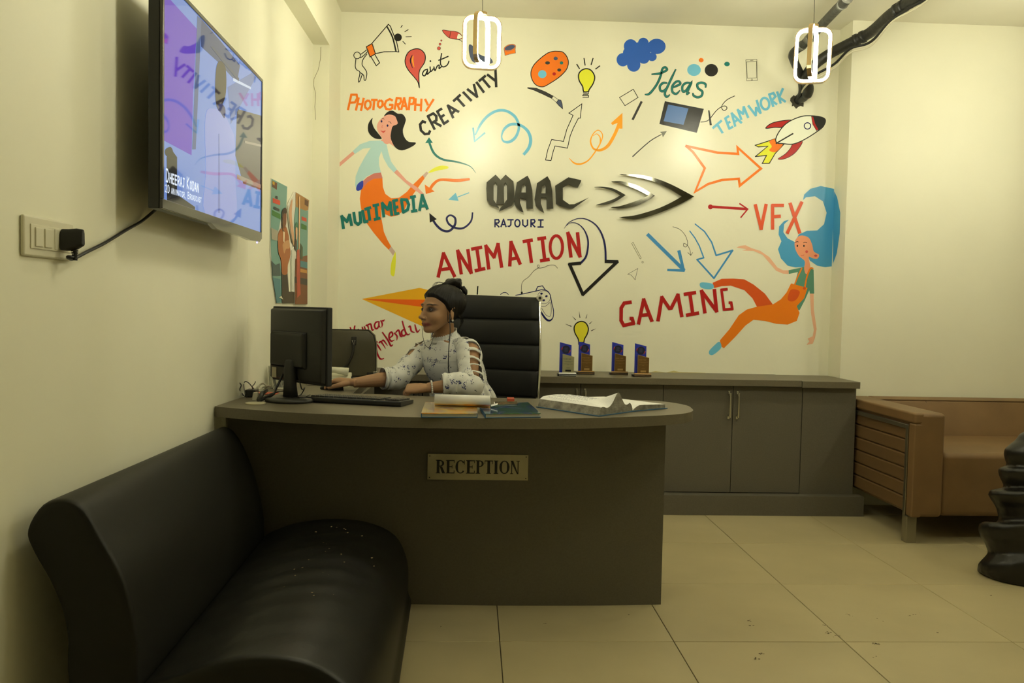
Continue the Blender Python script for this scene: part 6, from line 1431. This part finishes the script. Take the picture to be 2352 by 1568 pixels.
# ---- blouse
def blouse_mat():
    m_ = mat('floral_blouse', (.66, .655, .60), .75, sheen=.2); nt = m_.node_tree; N = nt.nodes; L = nt.links; b_ = N['Principled BSDF']
    tc = N.new('ShaderNodeTexCoord'); src = tc.outputs['Object']
    ns = N.new('ShaderNodeTexNoise'); ns.inputs['Scale'].default_value = 130; ns.inputs['Detail'].default_value = 1; L.new(src, ns.inputs['Vector'])
    ad = N.new('ShaderNodeMixRGB'); ad.blend_type = 'LINEAR_LIGHT'; ad.inputs[0].default_value = .016; L.new(src, ad.inputs[1]); L.new(ns.outputs['Color'], ad.inputs[2])
    prev = None
    for sc, th_, c in ((27, .30, (.025, .03, .13, 1)), (31, .20, (.07, .085, .10, 1))):
        v_ = N.new('ShaderNodeTexVoronoi'); v_.inputs['Scale'].default_value = sc; L.new(ad.outputs[0], v_.inputs['Vector'])
        lt = N.new('ShaderNodeMath'); lt.operation = 'LESS_THAN'; lt.inputs[1].default_value = th_; L.new(v_.outputs['Distance'], lt.inputs[0])
        fine = N.new('ShaderNodeTexVoronoi'); fine.inputs['Scale'].default_value = 190; L.new(src, fine.inputs['Vector'])
        f2 = N.new('ShaderNodeMath'); f2.operation = 'LESS_THAN'; f2.inputs[1].default_value = .56; L.new(fine.outputs['Distance'], f2.inputs[0])
        mu = N.new('ShaderNodeMath'); mu.operation = 'MULTIPLY'; L.new(lt.outputs[0], mu.inputs[0]); L.new(f2.outputs[0], mu.inputs[1])
        mx = N.new('ShaderNodeMixRGB'); mx.inputs[1].default_value = (.66, .655, .60, 1); mx.inputs[2].default_value = c
        if prev: L.new(prev.outputs[0], mx.inputs[1])
        L.new(mu.outputs[0], mx.inputs[0]); prev = mx
    L.new(prev.outputs[0], b_.inputs['Base Color']); return m_
M_bl = blouse_mat()
BR = [(.50, .0, 3.87, .178, .140), (.60, -.012, 3.86, .166, .134), (.70, -.034, 3.845, .150, .122), (.76, -.050, 3.83, .138, .112), (.79, -.060, 3.82, .131, .106)]+[t_ for t_ in TR[4:-1]]
def dense(rows, n):
    q = crom([tuple(r_) for r_ in rows] if False else [Vector(r_[:4]) for r_ in rows], False, n); w2 = crom([Vector((r_[4], 0, 0)) for r_ in rows], False, n)
    return [(a[0], a[1], a[2], a[3], b[0]) for a, b in zip(q, w2)]
def fold(p, a, z):
    s_ = .0
    if z < .79: s_ = .007*math.sin(a*22)*min(1, (.79-z)/.05)            # pleats below the smocked waist
    elif z < .90: s_ = .0016*math.sin(z*900)
    c = Vector((-.06, 3.82, p.z)); d = (p-c); d.z = 0
    return p+d.normalized()*s_
rings = [tring(z, x, y, w_, d_, .0075, 120, fold) for z, x, y, w_, d_ in dense(BR, 14)]
for z, x, y, r_ in ((.990, -.125, 3.795, .066), (1.0, -.127, 3.790, .057), (1.010, -.128, 3.787, .0545), (1.020, -.129, 3.784, .057)):
    rings.append([Vector((x, y, z-.004-.022*math.sin(2*math.pi*k/120)+.0022*math.sin(k*1.9)*(z > 1.0)))+LD*(r_+.001*math.sin(k*1.3))*math.cos(2*math.pi*k/120)+FD*r_*math.sin(2*math.pi*k/120) for k in range(120)])
bm = NB(); loft(bm, rings, caps=False); o = obj('blouse', bm, M_bl, person, smooth=True); sd_ = o.modifiers.new('s', 'SOLIDIFY'); sd_.thickness = .0016; sd_.offset = 1
blouse = o
def sleeve(pts, rads, hole_dir, t_holes, n_holes, label=None, n=44, m_=96):
    q = crom([(p.x, p.y, p.z, r_) for p, r_ in zip(pts, rads)], False, m_//(len(pts)-1)); P = [Vector(v[:3]) for v in q]; R_ = [v[3] for v in q]; M_ = len(P)
    bm = NB(); rings = []; prev = None
    for i, p in enumerate(P):
        t_ = (P[min(i+1, M_-1)]-P[max(i-1, 0)]).normalized(); hd = hole_dir-t_*hole_dir.dot(t_); hd.normalize(); s2 = t_.cross(hd); f_ = i/(M_-1)
        rings.append([p+(hd*math.cos(2*math.pi*k/n)+s2*math.sin(2*math.pi*k/n))*(R_[i]+.0028*math.sin(f_*34+1.5*math.sin(2*math.pi*k/n*2))*min(1, f_*2)+.0014*math.sin(f_*71+k*.5)) for k in range(n)])
    V = [[bm.verts.new(p) for p in r_] for r_ in rings]; KW = 3.6
    for i in range(M_-1):
        f_ = (i+.5)/(M_-1)
        for k in range(n):
            kk = min(k+.5, n-(k+.5))
            if kk < KW and t_holes[0] < f_ < t_holes[1]:
                ph = ((f_-t_holes[0])/(t_holes[1]-t_holes[0])*n_holes) % 1
                if .0 < ph < .74: continue
            bm.faces.new((V[i][k], V[i][(k+1) % n], V[i+1][(k+1) % n], V[i+1][k]))
    o = obj('sleeve', bm, M_bl, person, smooth=True); s_ = o.modifiers.new('s', 'SOLIDIFY'); s_.thickness = .0022; s_.offset = 0; return o
sleeve([Vector((-.075, 3.755, .958)), SL+Vector((-.008, .008, .006)), SL.lerp(EL, .55)+Vector((0, 0, 0)), EL+Vector((.006, -.004, .0)), EL.lerp(WL, .35)+Vector((0, 0, .006)), EL.lerp(WL, .66)+Vector((0, 0, .008))], [.030, .0535, .050, .050, .050, .044], Vector((.52, -.80, .35)), (.14, .60), 6)
sleeve([Vector((-.175, 3.845, .948)), SR+Vector((.004, 0, .006)), SR.lerp(ER, .5), ER+Vector((.0, 0, .0)), ER.lerp(WR, .22)+Vector((0, 0, .002)), ER.lerp(WR, .34)+Vector((0, 0, .004))], [.030, .050, .049, .050, .047, .046], Vector((-.55, -.1, .9)), (.12, .40), 3)
# ---- bracelet of pearls
wv = (WL-EL).normalized(); u1 = wv.orthogonal().normalized(); u2 = wv.cross(u1); bc = EL.lerp(WL, .90)
for k in range(20):
    a = 2*math.pi*k/20; bm = NB(); add_ball(bm, bc+(u1*math.cos(a)+u2*math.sin(a))*.0265, .0043, 10, 7); 
    obj('bracelet_pearl', bm, mat('pearl', (.75, .72, .62), .12, coat=.6), person, smooth=True)
# ---- trousers and shoes under the desk
M_tr = mat('dark_trousers', (.03, .032, .045), .8)
bm = NB()
for o_, hp in ((LD*.085, 1), (LD*-.085, -1)):
    a = Vector((-.005, 3.865, .545))+o_; k_ = a+FD*.38+Vector((0, 0, -.02)); k_.y = max(k_.y, 3.36); f_ = Vector((k_.x, k_.y, .09))+FD*.02
    q = crom([(v.x, v.y, v.z, r_) for v, r_ in ((a, .085), (a.lerp(k_, .5), .075), (k_, .058), (k_.lerp(f_, .5), .05), (f_, .04))], False, 6); add_tube(bm, [Vector(v[:3]) for v in q], [v[3] for v in q], 16)
add_ball(bm, Vector((-.005, 3.865, .56)), .15, 20, 14, (1.1, .9, .6)); bmesh.ops.recalc_face_normals(bm, faces=bm.faces[:])
me2 = bpy.data.meshes.new('trousers'); bm.to_mesh(me2); bm.free(); link_mesh('trousers', remeshed('trousers', me2, .012, 3), person, M_tr)
for o_ in (LD*.085, LD*-.085):
    a = Vector((-.005, 3.865, .545))+o_; k_ = a+FD*.38; k_.y = max(k_.y, 3.36); bm = NB()
    rings = [[Vector((k_.x, k_.y, 0))+FD*s_+LD*w_*math.cos(t_)+Vector((0, 0, max(.002, h_*.5+h_*.5*math.sin(t_)))) for t_ in [2*math.pi*i/14 for i in range(14)]] for s_, w_, h_ in ((-.07, .02, .05), (-.04, .034, .075), (.03, .038, .07), (.09, .042, .05), (.13, .036, .035), (.15, .015, .02))]
    loft(bm, rings); obj('shoe', bm, M_black, person, smooth=True)
# ---- earphone cable hanging from her left ear, and its second branch under the chin
bm = NB(); P = [W(-.074, .012, .004), W(-.078, .016, -.02), onY(1034, 762, 3.655), onY(1031, 800, 3.65), onY(1030, 845, 3.65), onY(1036, 868, 3.66), onY(1047, 878, 3.665), onY(1056, 879, 3.67)]
add_tube(bm, crom(P, False, 8), .0021, 8); tag(obj('earphone_cable', bm, M_cable, None, smooth=True), 'thin black earphone cable hanging from the ear down the blouse', 'earphones')
bm = NB(); P = [onY(969, 748, 3.70), onY(971, 770, 3.69), onY(976, 790, 3.69), onY(984, 798, 3.69), onY(990, 790, 3.69), onY(995, 776, 3.70), onY(1000, 768, 3.72)]
add_tube(bm, crom(P, False, 8), .0012, 6); tag(obj('earphone_cable', bm, M_cable, None, smooth=True), 'thin black cable looping below her chin', 'earphones')
